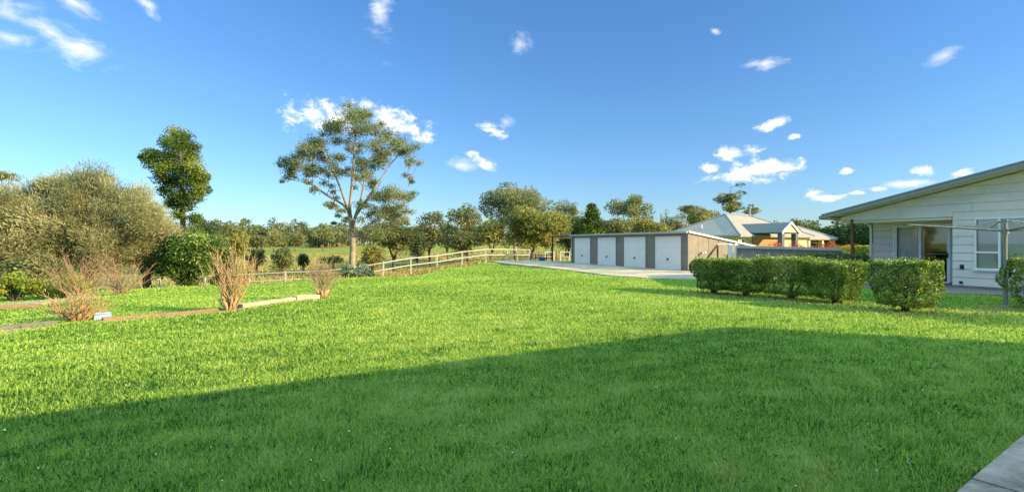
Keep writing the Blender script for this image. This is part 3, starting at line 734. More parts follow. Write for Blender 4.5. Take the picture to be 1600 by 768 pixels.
# ------------------------------------------------------------------ neighbour's house
def build_neighbour():
    A = np.array([-.55, .83]); Bv = np.array([.83, .55]); P0 = np.array([20.5, 46.0])
    root = thing('brick_house', (P0[0], P0[1], 0), 'cream and tan brick house with pale grey hip roofs beyond the shed', 'house')
    g = lambda a, b, z: (*(P0 + A * a + Bv * b), z)
    ze = 2.35; wdt = 9.2; ln = 13.3; zp = ze + 4.6 * .48
    def hip(a0, a1, b0, b1, z0, z1, name, mat, ov=0):
        h = min(a1 - a0, b1 - b0) / 2; am = (a0 + a1) / 2; bm = (b0 + b1) / 2
        mb = MB(); c = [g(a0, b0, z0), g(a0, b1, z0), g(a1, b1, z0), g(a1, b0, z0)]; cl = [(x, y, z - .16) for x, y, z in c]
        if (b1 - b0) > (a1 - a0) + .1: r0, r1 = g(am, b0 + h, z1), g(am, b1 - h, z1)
        elif (a1 - a0) > (b1 - b0) + .1: r0, r1 = g(a0 + h, bm, z1), g(a1 - h, bm, z1)
        else: r0 = r1 = g(am, bm, z1)
        along_b = (b1 - b0) > (a1 - a0)
        v = c + cl + [r0, r1]; mb.v = v
        if along_b: mb.f = [(0, 1, 9, 8), (1, 2, 9), (2, 3, 8, 9), (3, 0, 8)]
        else: mb.f = [(0, 1, 8), (1, 2, 9, 8), (2, 3, 9), (3, 0, 8, 9)]
        mb.f += [(4, 5, 1, 0), (5, 6, 2, 1), (6, 7, 3, 2), (7, 4, 0, 3), (7, 6, 5, 4)]
        o = mb.build(name, mat, root)
        rc = MB()
        for s, e in ((c[0], r0), (c[1], r1 if along_b else r0), (c[2], r1), (c[3], r0 if along_b else r1), (r0, r1)):
            if (Vector(s) - Vector(e)).length > .1: rc.tube([Vector(s) + Vector((0, 0, .02)), Vector(e) + Vector((0, 0, .03))], .09, 6)
        rc.build('ridge_cap', M['barge'], o)
        return o
    main = hip(0, wdt, 0, ln, ze, zp, 'roof', M['tile'])
    mb = MB(); mb.tube([g(4.6, 8.9, 3.5), g(4.6, 8.9, 5.35)], .16, 10); mb.tube([g(4.6, 8.9, 5.36), g(4.6, 8.9, 5.5)], .22, 10); mb.build('flue', M['barge'], main)
    mb = MB(); mb.tube([g(5.2, 1.6, 3.0), g(5.2, 1.6, 3.5)], .06, 10); mb.build('vent_pipe', M['white'], main)
    mb = MB(); mb.box(.55, wdt - .5, .55, ln - .5, -.3, ze - .17, g); mb.box(2.5, 6.5, ln - .45, 16, -.3, ze - .3, g); mb.build('wall', M['cream'], root)
    # left facing verandah recess strip and windows
    def window(a0, a1, b0, b1, z0, z1, mat='glass'):
        mb = MB(); mb.box(a0, a1, b0, b1, z0, z1, g); w = mb.build('window', M['white'], root)
        ea = .02 if a1 - a0 < b1 - b0 else -.08; eb = .02 if a1 - a0 > b1 - b0 else -.08
        mb = MB(); mb.box(a0 - ea, a1 + ea, b0 - eb, b1 + eb, z0 + .08, z1 - .08, g); mb.build('pane', M['glass_pane'], w)
    window(.5, .54, .95, 1.5, .3, 2.05); window(.5, .54, 2.2, 2.55, .3, 2.05); window(1.2, 2.2, .5, .54, .9, 2.0); window(4.5, 6.2, .5, .54, .9, 2.0)
    mb = MB(); mb.box(.47, .545, 2.75, 7.4, -.2, 2.15, g); mb.build('brick_panel', M['brick'], root)
    # portico: gable roof forward of the main eave
    pc, hw, a0, a1, pz, pr = 3.82, 1.5, -2.55, 1.8, 2.6, 3.48
    mb = MB()
    for s in (-1, 1):
        e = [g(a0, pc + s * hw, pz), g(a1 + 1.4, pc + s * hw, pz), g(a1 + 2.6, pc, pr), g(a0, pc, pr)]
        mb.hexa([(x, y, z - .1) for x, y, z in e], e)
    mb.build('portico_roof', M['tile_dark'], root)
    mb = MB(); mb.hexa([g(a0 + .06, pc - hw + .15, pz - .02), g(a0 + .06, pc + hw - .15, pz - .02), g(a0 + .06, pc, pr - .17)], [g(a0 + .18, pc - hw + .15, pz - .02), g(a0 + .18, pc + hw - .15, pz - .02), g(a0 + .18, pc, pr - .17)]); mb.build('gable', M['cream'], root)
    mb = MB()
    for s in (-1, 1):
        mb.hexa([g(a0 - .06, pc + s * (hw + .05), pz - .2), g(a0 - .01, pc + s * (hw + .05), pz - .2), g(a0 - .01, pc, pr - .12), g(a0 - .06, pc, pr - .12)], [g(a0 - .06, pc + s * (hw + .05), pz + .04), g(a0 - .01, pc + s * (hw + .05), pz + .04), g(a0 - .01, pc, pr + .1), g(a0 - .06, pc, pr + .1)])
    mb.build('gable_trim', M['white'], root)
    for s in (-1, 1):
        mb = MB(); mb.box(a0 + .08, a0 + .5, pc + s * 1.15 - .21, pc + s * 1.15 + .21, -.2, pz - .12, g); mb.build('pillar', M['tile_dark'], root)
    # right-hand wing with pyramid roof
    P1 = np.array([32.0, 55.0]); r = P1 - P0; a_ = float(r @ A); b_ = float(r @ Bv)
    hip(a_, a_ + 5.8, b_, b_ + 6.4, 2.15, 3.5, 'wing_roof', M['tile'])
    mb = MB(); mb.box(a_ + 1.3, a_ + 5.4, b_ + .5, b_ + 5.9, -.4, 1.98, g); mb.build('wing_wall', M['brick'], root)
    for bb in (.25, 3.2, 5.85):
        mb = MB(); mb.box(a_ + .2, a_ + .55, b_ + bb, b_ + bb + .35, -.4, 1.98, g); mb.build('verandah_pillar', M['cream'], root)
    mb = MB(); mb.box(a_ + 1.24, a_ + 1.29, b_ + 1.4, b_ + 4.6, .6, 1.7, g); w = mb.build('window', M['white'], root)
    mb = MB(); mb.box(a_ + 1.22, a_ + 1.235, b_ + 1.5, b_ + 4.5, .7, 1.6, g); mb.build('pane', M['glass_pane'], w)
    # red flowering bushes in front
    for i, (px, D, wd, lab) in enumerate(((1226, 40, 1.0, 'red flowering bush behind the grey fence, left of the portico pillars'), (1283, 44, 2.4, 'red flowering bush before the small hip roofed wing'), (1308, 46, 1.3, 'red flowering bush at the right corner of the neighbouring house'))):
        x, y = W(px, D); t = thing('flowering_bush', (x, y, 0), lab, 'bush', 'red flowering bushes before the neighbouring house')
        cl = np.array([(x + rng.uniform(-wd, wd), y + rng.uniform(-.4, .4), rng.uniform(.6, 1.45), rng.uniform(.35, .5)) for _ in range(14)])
        P, T, O = clump_points(cl, 500, .8); leaves('foliage', P, np.full(len(P), .12), rng.uniform(0, 1, len(P)), M['redflower'], t)
        mb = MB(); 
        for c in cl: mb.tube([(x, y, -.05), tuple(c[:3])], .02, 4)
        mb.build('stem', M['bark'], t)
m_, nt_, b_, o_ = new_mat('reflective_pane'); b_.inputs['Base Color'].default_value = (.03, .035, .04, 1); b_.inputs['Roughness'].default_value = .08
M['glass_pane'] = m_
build_neighbour()

# ------------------------------------------------------------------ white fence
def build_fences():
    pts = [(-40, 30.5, -.98), (60, 31.2, -.82), (125, 31.6, -.76), (190, 32, -.70), (250, 32.5, -.66), (320, 33, -.52), (390, 33.5, -.39), (446, 33.5, -.28), (500, 33.6, -.2), (552, 33.9, .0), (599, 34.5, .32), (642, 36, .58), (683, 39, .68), (722, 41.5, .93), (759, 44, 1.11), (793, 46, 1.08), (828, 47, 1.03)]
    xy = [W(p, d) for p, d, _ in pts]; zt = [z for _, _, z in pts]
    t = thing('rail_fence', (*xy[8], gz(*xy[8])), 'long white two rail fence running down the far edge of the lawn', 'fence')
    for (x, y), z in zip(xy, zt):
        g0 = min(gz(x, y) - .1, z - 1.0)
        mb = MB(); mb.box(x - .038, x + .038, y - .038, y + .038, g0, z + .04); mb.hexa([(x - .046, y - .046, z + .044), (x + .046, y - .046, z + .044), (x + .046, y + .046, z + .044), (x - .046, y + .046, z + .044)], [(x - .015, y - .015, z + .065), (x + .015, y - .015, z + .065), (x + .015, y + .015, z + .065), (x - .015, y + .015, z + .065)])
        mb.build('post', M['fence_white'], t)
    for dz in (-.02, -.5):
        mb = MB()
        for i in range(len(xy) - 1):
            a = Vector((*xy[i], zt[i] + dz)); b = Vector((*xy[i + 1], zt[i + 1] + dz)); sg = (b - a).normalized() * .06
            mb.tube([a + sg, b - sg], .031, 6)
        mb.build('rail', M['fence_white'], t)
    # dark low fence by the carport
    a, b = W(829, 46.6), W(862, 45.4)
    t = thing('yard_fence', (*a, 0), 'low dark steel rail fence between the white fence end and the carport', 'fence')
    for k in range(5):
        f = k / 4; x = a[0] + (b[0] - a[0]) * f; y = a[1] + (b[1] - a[1]) * f
        mb = MB(); mb.tube([(x, y, -.1), (x, y, .62)], .04, 6); mb.build('post', M['black_steel'], t)
    for z in (.28, .56):
        mb = MB(); mb.tube([(*a, z), (*b, z)], .028, 6); mb.build('rail', M['black_steel'], t)
    # white pen panels behind the carport
    for i, (px, lab) in enumerate(((858.5, 'small white steel frame panel left of the carport post'), (883, 'small white steel frame panel under the carport roof'))):
        x, y = W(px, 48.5); hw = .42
        t = thing('frame_panel', (x, y, 0), lab, 'frame', 'white frame panels by the carport')
        mb = MB(); mb.tube([(x - hw, y, 0), (x - hw, y, .78), (x + hw, y, .78), (x + hw, y, 0)], .04, 6); mb.build('frame', M['white'], t)
        mb = MB(); mb.tube([(x - hw, y, .35), (x + hw, y, .35)], .03, 6); mb.build('crossbar', M['white'], t)
    x, y = W(847, 45.8)
    t = thing('blue_tub', (x, y, .0), 'small bright blue tub on the concrete beside the carport', 'tub')
    mb = MB(); mb.tube([(x, y, .04), (x, y, .3), (x, y, .34)], [.26, .34, .38], 14); mb.build('body', M['blue'], t)
    mb = MB(); mb.tube([(x - .38, y, .33), (x - .25, y, .46), (x + .25, y, .46), (x + .38, y, .33)], .015, 6); mb.build('handle', M['galv'], t)
    # post and wire fence further out in the paddock
    t = thing('wire_fence', (*W(700, 52), gz(*W(700, 52))), 'grey post and wire paddock fence behind the white fence', 'fence')
    ps = [(560, 47), (592, 48), (625, 49), (655, 50), (685, 51), (715, 52), (740, 53), (765, 54), (790, 55), (815, 56), (842, 57), (870, 58)]
    q = [W(*p) for p in ps]; zz = [gz(*p) for p in q]
    for (x, y), z in zip(q, zz):
        mb = MB(); mb.tube([(x, y, z - .1), (x + random.gauss(0, .03), y, z + 1.05)], [.06, .05], 6); mb.build('post', M['bark'], t)
    for h in (.35, .68, .98):
        mb = MB(); mb.tube([(x, y, z + h) for (x, y), z in zip(q, zz)], .012, 4); mb.build('wire', M['galv'], t)
build_fences()

# ------------------------------------------------------------------ rotary clothes line
def build_hoist():
    x, y = W(1571, 12.9); z = 0
    t = thing('clothes_line', (x, y, z), 'weathered grey rotary clothes line on a single post beside the house', 'clothes line')
    mb = MB(); mb.tube([(x, y, -.1), (x, y, 1.0)], .048, 10); mb.tube([(x, y, 1.0), (x, y, 2.12)], .038, 10); mb.build('post', M['galv'], t)
    mb = MB(); mb.tube([(x, y, -.02), (x, y, .05)], .14, 14); mb.build('footing', M['path'], t)
    mb = MB(); mb.box(x - .075, x + .07, y - .09, y - .045, .74, .98); mb.tube([(x - .02, y - .09, .86), (x - .02, y - .16, .86), (x + .1, y - .17, .86)], .012, 6); mb.build('winder', M['iron'], t)
    mb = MB(); mb.tube([(x, y, 1.84), (x, y, 1.98)], .07, 10); mb.build('hub', M['galv'], t)
    mb = MB(); mb.tube([(x, y, 2.13), (x, y, 2.2)], .055, 10); mb.build('cap', M['galv'], t)
    d0 = np.array(W(1419, 13.55)) - (x, y); a0 = math.atan2(d0[1], d0[0]); Lr = float(np.hypot(*d0)); ends = []
    for k in range(4):
        a = a0 + k * math.pi / 2; e = Vector((x + Lr * math.cos(a), y + Lr * math.sin(a), 2.09)); ends.append((a, e))
        h = Vector((x, y, 1.92)); mb = MB(); mb.tube([h, h.lerp(e, .5), e], [.032, .028, .022], 8); mb.build('arm', M['galv'], t)
        tp = Vector((x, y, 2.16)); m = h.lerp(e, .36)
        mb = MB(); mb.tube([tp, tp.lerp(m, .35) + Vector((0, 0, .05)), m], .018, 6); mb.build('strut', M['galv'], t)
    for f in (.99, .83, .67, .5):
        mb = MB()
        for k in range(4):
            p = Vector((x, y, 1.92)).lerp(ends[k][1], f) + Vector((0, 0, .02)); q = Vector((x, y, 1.92)).lerp(ends[(k + 1) % 4][1], f) + Vector((0, 0, .02))
            m = p.lerp(q, .5) - Vector((0, 0, .05)); mb.tube([p, m, q], .0045, 4)
        mb.build('wire', M['galv'], t)
build_hoist()

# ------------------------------------------------------------------ clipped hedges
def hedge(name, label, x, y, lx, ly, z0, z1, n, mat='hedge', leaf=.06, ang=None, group='clipped hedges in the row by the house', stems=6, skirt=.70):
    root = thing(name, (x, y, gz(x, y)), label, 'hedge', group)
    ax = V_ if ang is None else np.array([math.cos(ang), math.sin(ang)]); ay = np.array([ax[1], -ax[0]])
    # rounded box shell
    d = rng.uniform(-1, 1, (n * 2, 3)); f = rng.integers(0, 3, n * 2); w = np.array([lx * 1., ly * 1., 1.6])
    s = np.sign(d[np.arange(n * 2), f]); dep = rng.exponential(.085, n * 2); d[np.arange(n * 2), f] = s * (1 - np.clip(dep, 0, .75))
    d = d[:n]
    nr = np.zeros((n, 3)); nr[np.arange(n), f[:n]] = s[:n]
    # round the corners and narrow the skirt
    p4 = (np.abs(d) ** 9).sum(1, keepdims=True) ** (1 / 9); q = d / np.maximum(1, p4)
    ph = rng.uniform(0, 6.28, 6)
    lump = 1 + .06 * np.sin(q[:, 0] * 4 + ph[0] + q[:, 2] * 3) + .08 * np.sin(q[:, 1] * 5 + ph[1] - q[:, 2] * 4) + .04 * np.sin(q[:, 0] * 9 + q[:, 1] * 8 + ph[2])
    t = (q[:, 2] + 1) / 2; nar = skirt + (1 - skirt) * np.clip(t * 1.7, 0, 1) ** .7
    X = q[:, 0] * lx * nar * lump; Y = q[:, 1] * ly * nar * lump; Z = z0 + (z1 - z0) * t * (1 + .05 * (lump - 1) * 8 * .15) + rng.normal(0, .022, n) + .035 * t * np.sin(q[:, 0] * 7 + ph[1]) * np.sin(q[:, 1] * 6 + ph[4])
    stray = rng.uniform(size=n) < .04; Z[stray] += rng.uniform(.0, .14, stray.sum()) * t[stray]
    thin = (t < .30) & (rng.uniform(size=n) < .6) | ((np.sin(q[:, 0] * 5 + ph[3]) * np.sin(q[:, 1] * 4 + q[:, 2] * 5 + ph[4]) > .6) & (rng.uniform(size=n) < .55))
    C = np.stack([x + ax[0] * X + ay[0] * Y, y + ax[1] * X + ay[1] * Y, Z + gz(x, y)], 1)
    T = rng.normal(.38, .22, n) + .16 * np.sin(q[:, 0] * 6 + ph[5] + 2 * np.sin(q[:, 2] * 4 + ph[2])) * np.sin(q[:, 1] * 4 + q[:, 2] * 6 + ph[0]) + np.where(rng.uniform(size=n) < .06, .45, 0)
    T += np.where(t > .93, rng.uniform(0, .3, n), 0)          # paler leaf tints on the clipped top
    k = ~thin; leaves('foliage', C[k], np.full(k.sum(), leaf), T[k], M[mat], root, aspect=.55)
    mb = MB(); zz = gz(x, y)
    for i in range(stems):
        b = Vector((x + random.gauss(0, .07), y + random.gauss(0, .07), zz - .05)); a = random.uniform(0, 6.28)
        def at(u, v, h): return Vector((x + ax[0] * u + ay[0] * v, y + ax[1] * u + ay[1] * v, zz + h))
        u, v = random.uniform(-.8, .8) * lx, random.uniform(-.8, .8) * ly
        m = at(u * .4, v * .4, z0 + (z1 - z0) * .25); e = at(u, v, z0 + (z1 - z0) * .8)
        mb.tube([b, m, e], [.032, .02, .007], 5)
        for _ in range(5):
            e2 = m.lerp(e, random.uniform(.1, .8)) + Vector((random.gauss(0, .22), random.gauss(0, .22), random.uniform(.0, .3)))
            mb.tube([m.lerp(e, .1), e2], [.011, .004], 4, cap=False)
    mb.build('trunk', M['dark_bark'], root)
    return root
HL = ['leafy clipped hedge at the far end of the row, nearest the shed', 'clipped hedge second from the shed with a bare trunk showing below', 'clipped hedge in the middle of the joined row, before the grey fence', 'clipped hedge at the near end of the joined row beside the gap', 'separate square clipped hedge standing alone before the sliding door']
HS = [(.56, .50, 1.08), (.66, .52, 1.11), (.76, .58, 1.18), (.56, .54, 1.10), (.58, .52, 1.17)]
for (hx, hy), lab, (lx, ly, h) in zip(HXY, HL, HS): hedge('hedge', lab, hx, hy, lx, ly, .14, h, 21000, leaf=.052)
hedge('hedge', 'clipped hedge beside the clothes line post at the right edge', 13.35, 12.45, .9, .8, .1, 1.25, 15000, leaf=.062)
hedge('hedge', 'clipped hedge nearest the photographer, mostly beyond the right edge of the frame', 12.1, 9.75, 1.0, .7, .1, 1.2, 12000, leaf=.062)
hedge('hedge', 'low dark green clipped hedge behind the front row, near the porch post', *W(1302, 19.5), 1.1, .6, .1, 1.16, 9000, mat='hedge_dark', leaf=.075, ang=0.05)
hedge('hedge', 'yellow green shrub hedge behind the brown porch post', *W(1352, 27.5), 1.3, .7, .1, 1.45, 8000, mat='lime', leaf=.09, ang=.2)

# ------------------------------------------------------------------ trees
def zpt(zx, zy, D, d=0.):     # from the enlarged crop of the big gum
    px, py = 300 + zx / 2.195, 150 + zy / 2.195
    return ((px - CX) / F * D, D + d, Zp(py, D))
def big_gum():
    D = 45
    raw = [(530,50,38),(575,58,35),(500,78,28),(610,95,35),(560,100,38),(645,105,30),(685,125,32),(722,150,35),(750,185,28),(756,225,22),(742,262,16),
     (470,115,32),(432,150,38),(400,170,30),(385,210,32),(350,215,30),(325,240,28),(318,282,14),(345,255,26),(390,250,28),(430,215,30),(450,265,26),(402,278,20),(415,325,18),
     (490,150,28),(505,210,26),(480,250,26),(540,175,28),(600,160,28),(640,180,32),(662,222,28),(695,195,30),(630,232,32),(580,235,28),(590,290,28),(622,312,28),(558,285,20),
     (640,352,28),(682,345,32),(722,350,33),(756,356,22),(702,392,28),(742,402,22),(662,402,28),(602,382,20),(642,432,24),(692,428,26),(482,382,17),(460,386,14),(505,420,12),(450,305,18),(530,260,20),(622,468,22),(664,462,25),(700,452,22),(738,436,18),(604,482,18),(690,405,26),(520,445,13)]
    cl = []
    for (a, b, r) in raw:
        rel = min(1, abs(a - 545) / 230); dm = 3.6 * math.sqrt(max(.05, 1 - rel ** 2))
        for k in range(3):
            x, y, z = zpt(a + random.gauss(0, 9 + 7 * k), b + random.gauss(0, 7 + 6 * k), D)
            d = random.uniform(-dm, dm); s = (D + d) / D
            cl.append((x * s, D + d, CH + (z - CH) * s, r / 2.195 * D / F * (1.0 if k == 0 else .7)))
    for _ in range(55):          # airy fill between the named clumps
        a0, b0, r0 = random.choice(raw); a1, b1, r1 = random.choice(raw); f = random.random()
        if abs(a0 - a1) + abs(b0 - b1) > 190: continue
        x, y, z = zpt(a0 + (a1 - a0) * f, b0 + (b1 - b0) * f, D); d = random.uniform(-2.6, 2.6); s = (D + d) / D
        cl.append((x * s, D + d, CH + (z - CH) * s, random.uniform(14, 24) / 2.195 * D / F))
    x, y, _ = zpt(550, 575, D); zb = gz(x, D) - .2
    root = thing('gum_tree', (x, D, zb), 'tall eucalypt with pale forked trunk and airy olive crown, biggest tree beyond the white fence', 'tree')
    P = lambda a, b, d=0: zpt(a, b, D, d)
    lead = [([(x, D, zb), P(550, 560), P(552, 500), P(549, 455), P(543, 425)], [.37, .27, .235, .21, .185]),
            ([P(543, 425), P(538, 385, .2), P(546, 320, .1), P(556, 200), P(562, 90)], [.19, .15, .12, .08, .03]),
            ([P(549, 455), P(566, 410, -.4), P(588, 350, -.6), P(602, 280, -.8), P(625, 200, -1)], [.17, .13, .10, .07, .03]),
            ([P(538, 395, .2), P(508, 368, .5), P(450, 335, .9), P(395, 300, 1.2), P(345, 285, 1.4)], [.12, .10, .08, .05, .02]),
            ([P(552, 500), P(575, 465, .3), P(600, 440, .6), P(645, 415, 1), P(690, 390, 1.4)], [.12, .10, .08, .06, .03]),
            ([P(541, 410), P(525, 330, -.9), P(495, 240, -1.5), P(455, 160, -1.8)], [.12, .09, .06, .03]),
            ([P(560, 420, -.3), P(610, 320, 1.), P(670, 220, 1.6), P(710, 170, 1.8)], [.12, .09, .06, .03])]
    mb = MB(); cs = np.array(cl); c0 = np.array([x, D, 8.2]); cs[:, :3] = c0 + (cs[:, :3] - c0) * (.94, .94, .93); grow(mb, lead, cs, 5, rmin=.02, twigs=3, kr=.016); mb.build('trunk', M['gum_bark'], root, smooth=True)
    ca = np.array(cl); ca[:, 3] *= 1.30; c0 = np.array([x, D, 8.2]); ca[:, :3] = c0 + (ca[:, :3] - c0) * (.94, .94, .93)
    Q, T, O = clump_points(ca, 600, .66, .05)
    leaves('crown', Q, np.full(len(Q), .165), T - .12, M['gum'], root, aspect=.36, droop=.8)
big_gum()

GF = 'paddock trees behind the white fence'
make_tree('paddock_tree', 'wide spreading dark gum right of the tall eucalypt, several trunks', 617, 52, 345, 402, 92, n=34, mat='gum_dark', bark='dark_bark', leaf=.24, per=230, group=GF, rc=1.0, trunk_r=.2)
make_tree('paddock_tree', 'small upright dark gum with a thin dark trunk, just right of the spreading gum', 674, 55, 325, 392, 54, n=24, mat='gum_dark', bark='dark_bark', leaf=.24, per=210, group=GF, rc=.8, trunk_r=.14)
make_tree('paddock_tree', 'open crowned gum showing sky between its branches, left of the big domed tree', 728, 58, 316, 362, 62, n=24, mat='gum', bark='dark_bark', leaf=.25, per=180, group=GF, rc=.85, trunk_r=.16)
make_tree('paddock_tree', 'bushy olive tree growing low under the open crowned gum', 725, 55, 358, 398, 62, n=18, mat='gum_dark', leaf=.26, per=230, group=GF, rc=1.0, top_heavy=0, trunk_r=.12)
make_tree('paddock_tree', 'big dome crowned gum with brownish foliage, tallest behind the fence end', 806, 64, 284, 356, 128, n=62, mat='gum', bark='gum_bark', leaf=.27, per=190, group=GF, rc=1.15, trunk_r=.24)
make_tree('paddock_tree', 'dense yellow olive tree filling the space below the domed gum', 832, 57, 318, 392, 112, n=52, mat='olive', leaf=.28, per=230, group=GF, rc=1.25, top_heavy=0, power=.4, trunk_r=.2)
make_tree('paddock_tree', 'rounded olive tree at the left foot of the domed gum', 768, 56, 342, 394, 66, n=24, mat='olive', leaf=.27, per=230, group=GF, rc=1.05, top_heavy=0, trunk_r=.14)
make_tree('paddock_tree', 'thin sparse gum rising between the domed tree and the pine', 884, 80, 306, 350, 52, n=20, mat='gum_dark', bark='bark', leaf=.3, per=120, group=GF, rc=1.0, trunk_r=.16)
make_tree('paddock_tree', 'bushy olive tree behind the carport roof', 888, 66, 334, 388, 78, n=30, mat='olive', leaf=.3, per=190, group=GF, rc=1.3, top_heavy=0, trunk_r=.15)
make_tree('paddock_tree', 'bushy dark tree right of the pine behind the shed roof', 958, 64, 336, 385, 62, n=24, mat='gum_dark', leaf=.3, per=200, group=GF, rc=1.2, top_heavy=0, trunk_r=.15)
make_tree('paddock_tree', 'tall open gum with dark limbs above the roller doors', 984, 76, 298, 352, 76, n=36, mat='gum', bark='bark', leaf=.3, per=140, group=GF, rc=1.05, trunk_r=.2)
make_tree('paddock_tree', 'low rounded bushy tree touching the left end of the grey hip roof', 1018, 66, 338, 385, 62, n=26, mat='olive', leaf=.3, per=190, group=GF, rc=1.2, top_heavy=0, trunk_r=.15)
make_tree('paddock_tree', 'flat topped olive tree behind the left slope of the hip roof', 1092, 92, 322, 356, 74, n=30, mat='olive', leaf=.34, per=130, group=GF, rc=1.3, trunk_r=.2)
make_tree('paddock_tree', 'low umbrella shaped gum just left of the flat topped tree', 1074, 100, 317, 338, 44, n=9, mat='gum_dark', leaf=.34, per=90, flat=.35, group=GF, rc=1.3, trunk_r=.18)
make_tree('paddock_tree', 'tall thin gum with tiered tufts of leaves, rising above the hip roof ridge', 1141, 95, 280, 336, 50, n=34, mat='gum_dark', bark='bark', leaf=.34, per=110, flat=.4, group=GF, rc=1.0, trunk_r=.2, fork=False, power=.75)
make_tree('paddock_tree', 'low sparse gum with flat leaf tufts beside the roof flue', 1171, 95, 317, 338, 48, n=8, mat='gum_dark', bark='bark', leaf=.34, per=90, flat=.3, group=GF, rc=1.05, trunk_r=.14)
make_tree('paddock_tree', 'small round tree peeping over the right end of the portico roof', 1246, 92, 341, 360, 26, n=8, mat='gum_dark', leaf=.34, per=120, group=GF, rc=1.0, trunk_r=.14)
for px, D, top, bot, w, mt, lab in ((652, 62, 352, 398, 50, 'gum_dark', 'low dark tree between the spreading gum and the small upright gum'), (700, 66, 345, 396, 52, 'olive', 'olive tree filling the gap left of the open crowned gum'), (862, 60, 326, 388, 60, 'gum', 'rough olive brown tree at the right foot of the domed gum'), (912, 72, 338, 388, 56, 'gum_dark', 'dark bushy tree just left of the pyramid pine'), (990, 70, 336, 386, 66, 'olive', 'yellow olive tree under the tall open gum, above the roller doors'), (1052, 84, 336, 372, 46, 'gum_dark', 'small dark tree behind the left slope of the hip roof, right of the dead tree')):
    make_tree('paddock_tree', lab, px, D, top, bot, w, n=22, mat=mt, leaf=.28, per=200, group=GF, rc=1.05, top_heavy=0, trunk_r=.13)
for px, D, top, bot, w, mt, lab in ((402, 105, 362, 388, 34, 'gum_dark', 'small round gum standing in the far paddock left of the white fence middle'), (428, 125, 358, 384, 30, 'gum', 'pale gum in the far paddock, second of the small trees left of the tall eucalypt'), (462, 120, 362, 386, 30, 'gum_dark', 'dark gum in the far paddock above the small cone shaped bush'), (505, 130, 352, 382, 44, 'gum', 'rounded gum on the far rise just left of the tall eucalypt trunk'), (596, 110, 356, 384, 36, 'olive', 'olive tree on the far rise just right of the tall eucalypt trunk')):
    make_tree('distant_tree', lab, px, D, top, bot, w, n=16, mat=mt, leaf=.42, per=70, group='small gums on the far paddock rise', rc=1.4, top_heavy=0, trunk_r=.16)
# dark tall hedge of trees right of the neighbouring house
for i, (px, D, top, w, lab) in enumerate(((1272, 66, 350, 52, 'tall dark screen tree just right of the hip roofs'), (1308, 62, 347, 56, 'tall dark screen tree between the neighbouring house and the porch eave'), (1348, 58, 344, 56, 'tall dark screen tree behind the brown porch post'), (1392, 56, 342, 56, 'tall dark screen tree hidden mostly by the house corner'))):
    make_tree('screen_tree', lab, px, D, top, 398, w, n=28, mat='hedge_dark', leaf=.3, per=240, group='dark screen trees right of the neighbour', rc=1.1, top_heavy=0, power=.35, trunk_r=.12)
# pyramid pine behind the shed
def cone_tree(name, label, px, D, top, bot, wpx, mat, n=60, leaf=.3, per=150, group=None, irregular=.15, bark='dark_bark', cl_r=.9, profile=None, base_px=None):
    x, y = W(px, D); bx = W(base_px or px, D)[0]; zb = gz(bx, y) - .1; zt = Zp(top, D); zc = Zp(bot, D); w = wpx / F * D / 2
    root = thing(name, (bx, y, zb), label, 'tree', group); cl = []
    for i in range(n):
        f = rng.uniform(0, 1) ** .8; a = rng.uniform(0, 6.283); rr = w * (profile(f) if profile else (1 - f)) * rng.uniform(.45, 1) * (1 + rng.normal(0, irregular))
        cl.append((x + math.cos(a) * rr, y + math.sin(a) * rr, zc + (zt - zc) * f, cl_r * (1.05 - .55 * f)))
    mb = MB(); grow(mb, [([(bx, y, zb), ((bx + x) / 2, y, (zb + zt) / 2), (x, y, zt)], [.2, .14, .03])], np.array(cl), 5, rmin=.02, twigs=0, up=-.1)
    mb.build('trunk', M[bark], root, smooth=True)
    P, T, O = clump_points(np.array(cl), per, .6, .3); leaves('crown', P, np.full(len(P), leaf), T - .25, M[mat], root, aspect=.35, droop=-.2)
cone_tree('pine_tree', 'dark pyramid shaped pine behind the left roller doors', 925, 64, 320, 388, 60, 'pine', n=110, per=190, leaf=.3, group=None, cl_r=1.15)
# tall dark conifer at the left, its clumps laid out from the photograph's outline
def left_pine():
    D = 36
    raw = [(275,212,14),(287,214,13),(262,222,16),(297,226,14),(280,232,18),(266,243,18),(300,246,16),(235,240,14),(228,248,9),(243,252,15),(256,262,17),(283,258,19),(306,264,16),(316,276,14),(270,280,17),(293,283,18),(312,292,14),(252,276,14),(262,298,14),(286,304,17),(306,306,13),(276,320,14),(294,322,13),(300,338,12),(281,338,12),(266,318,10),(322,284,8)]
    cl = []
    for px, py, r in raw:
        for k in range(2):
            d = random.uniform(-1.3, 1.3); s = (D + d) / D; q = px + random.gauss(0, 3)
            cl.append((W(q, D)[0] * s, D + d, CH + (Zp(py + random.gauss(0, 3), D) - CH) * s, r / F * D * (1 if k == 0 else .8)))
    x = W(283, D)[0]; zb = gz(x, D) - .2
    root = thing('conifer_tree', (x, D, zb), 'tall clumpy dark green conifer rising behind the grey green tree at left', 'tree')
    mb = MB(); grow(mb, [([(x, D, zb), (W(286, D)[0], D, Zp(340, D)), (W(284, D)[0], D, Zp(280, D)), (W(280, D)[0], D, Zp(212, D))], [.24, .18, .12, .03])], np.array(cl), 5, rmin=.016, twigs=2, up=.1)
    mb.build('trunk', M['bark'], root, smooth=True)
    ca = np.array(cl); ca[:, 3] *= 1.12; P, T, O = clump_points(ca, 1100, .72, .2); leaves('crown', P, np.full(len(P), .15), T - .06, M['pine'], root, aspect=.5, droop=-.1)
left_pine()
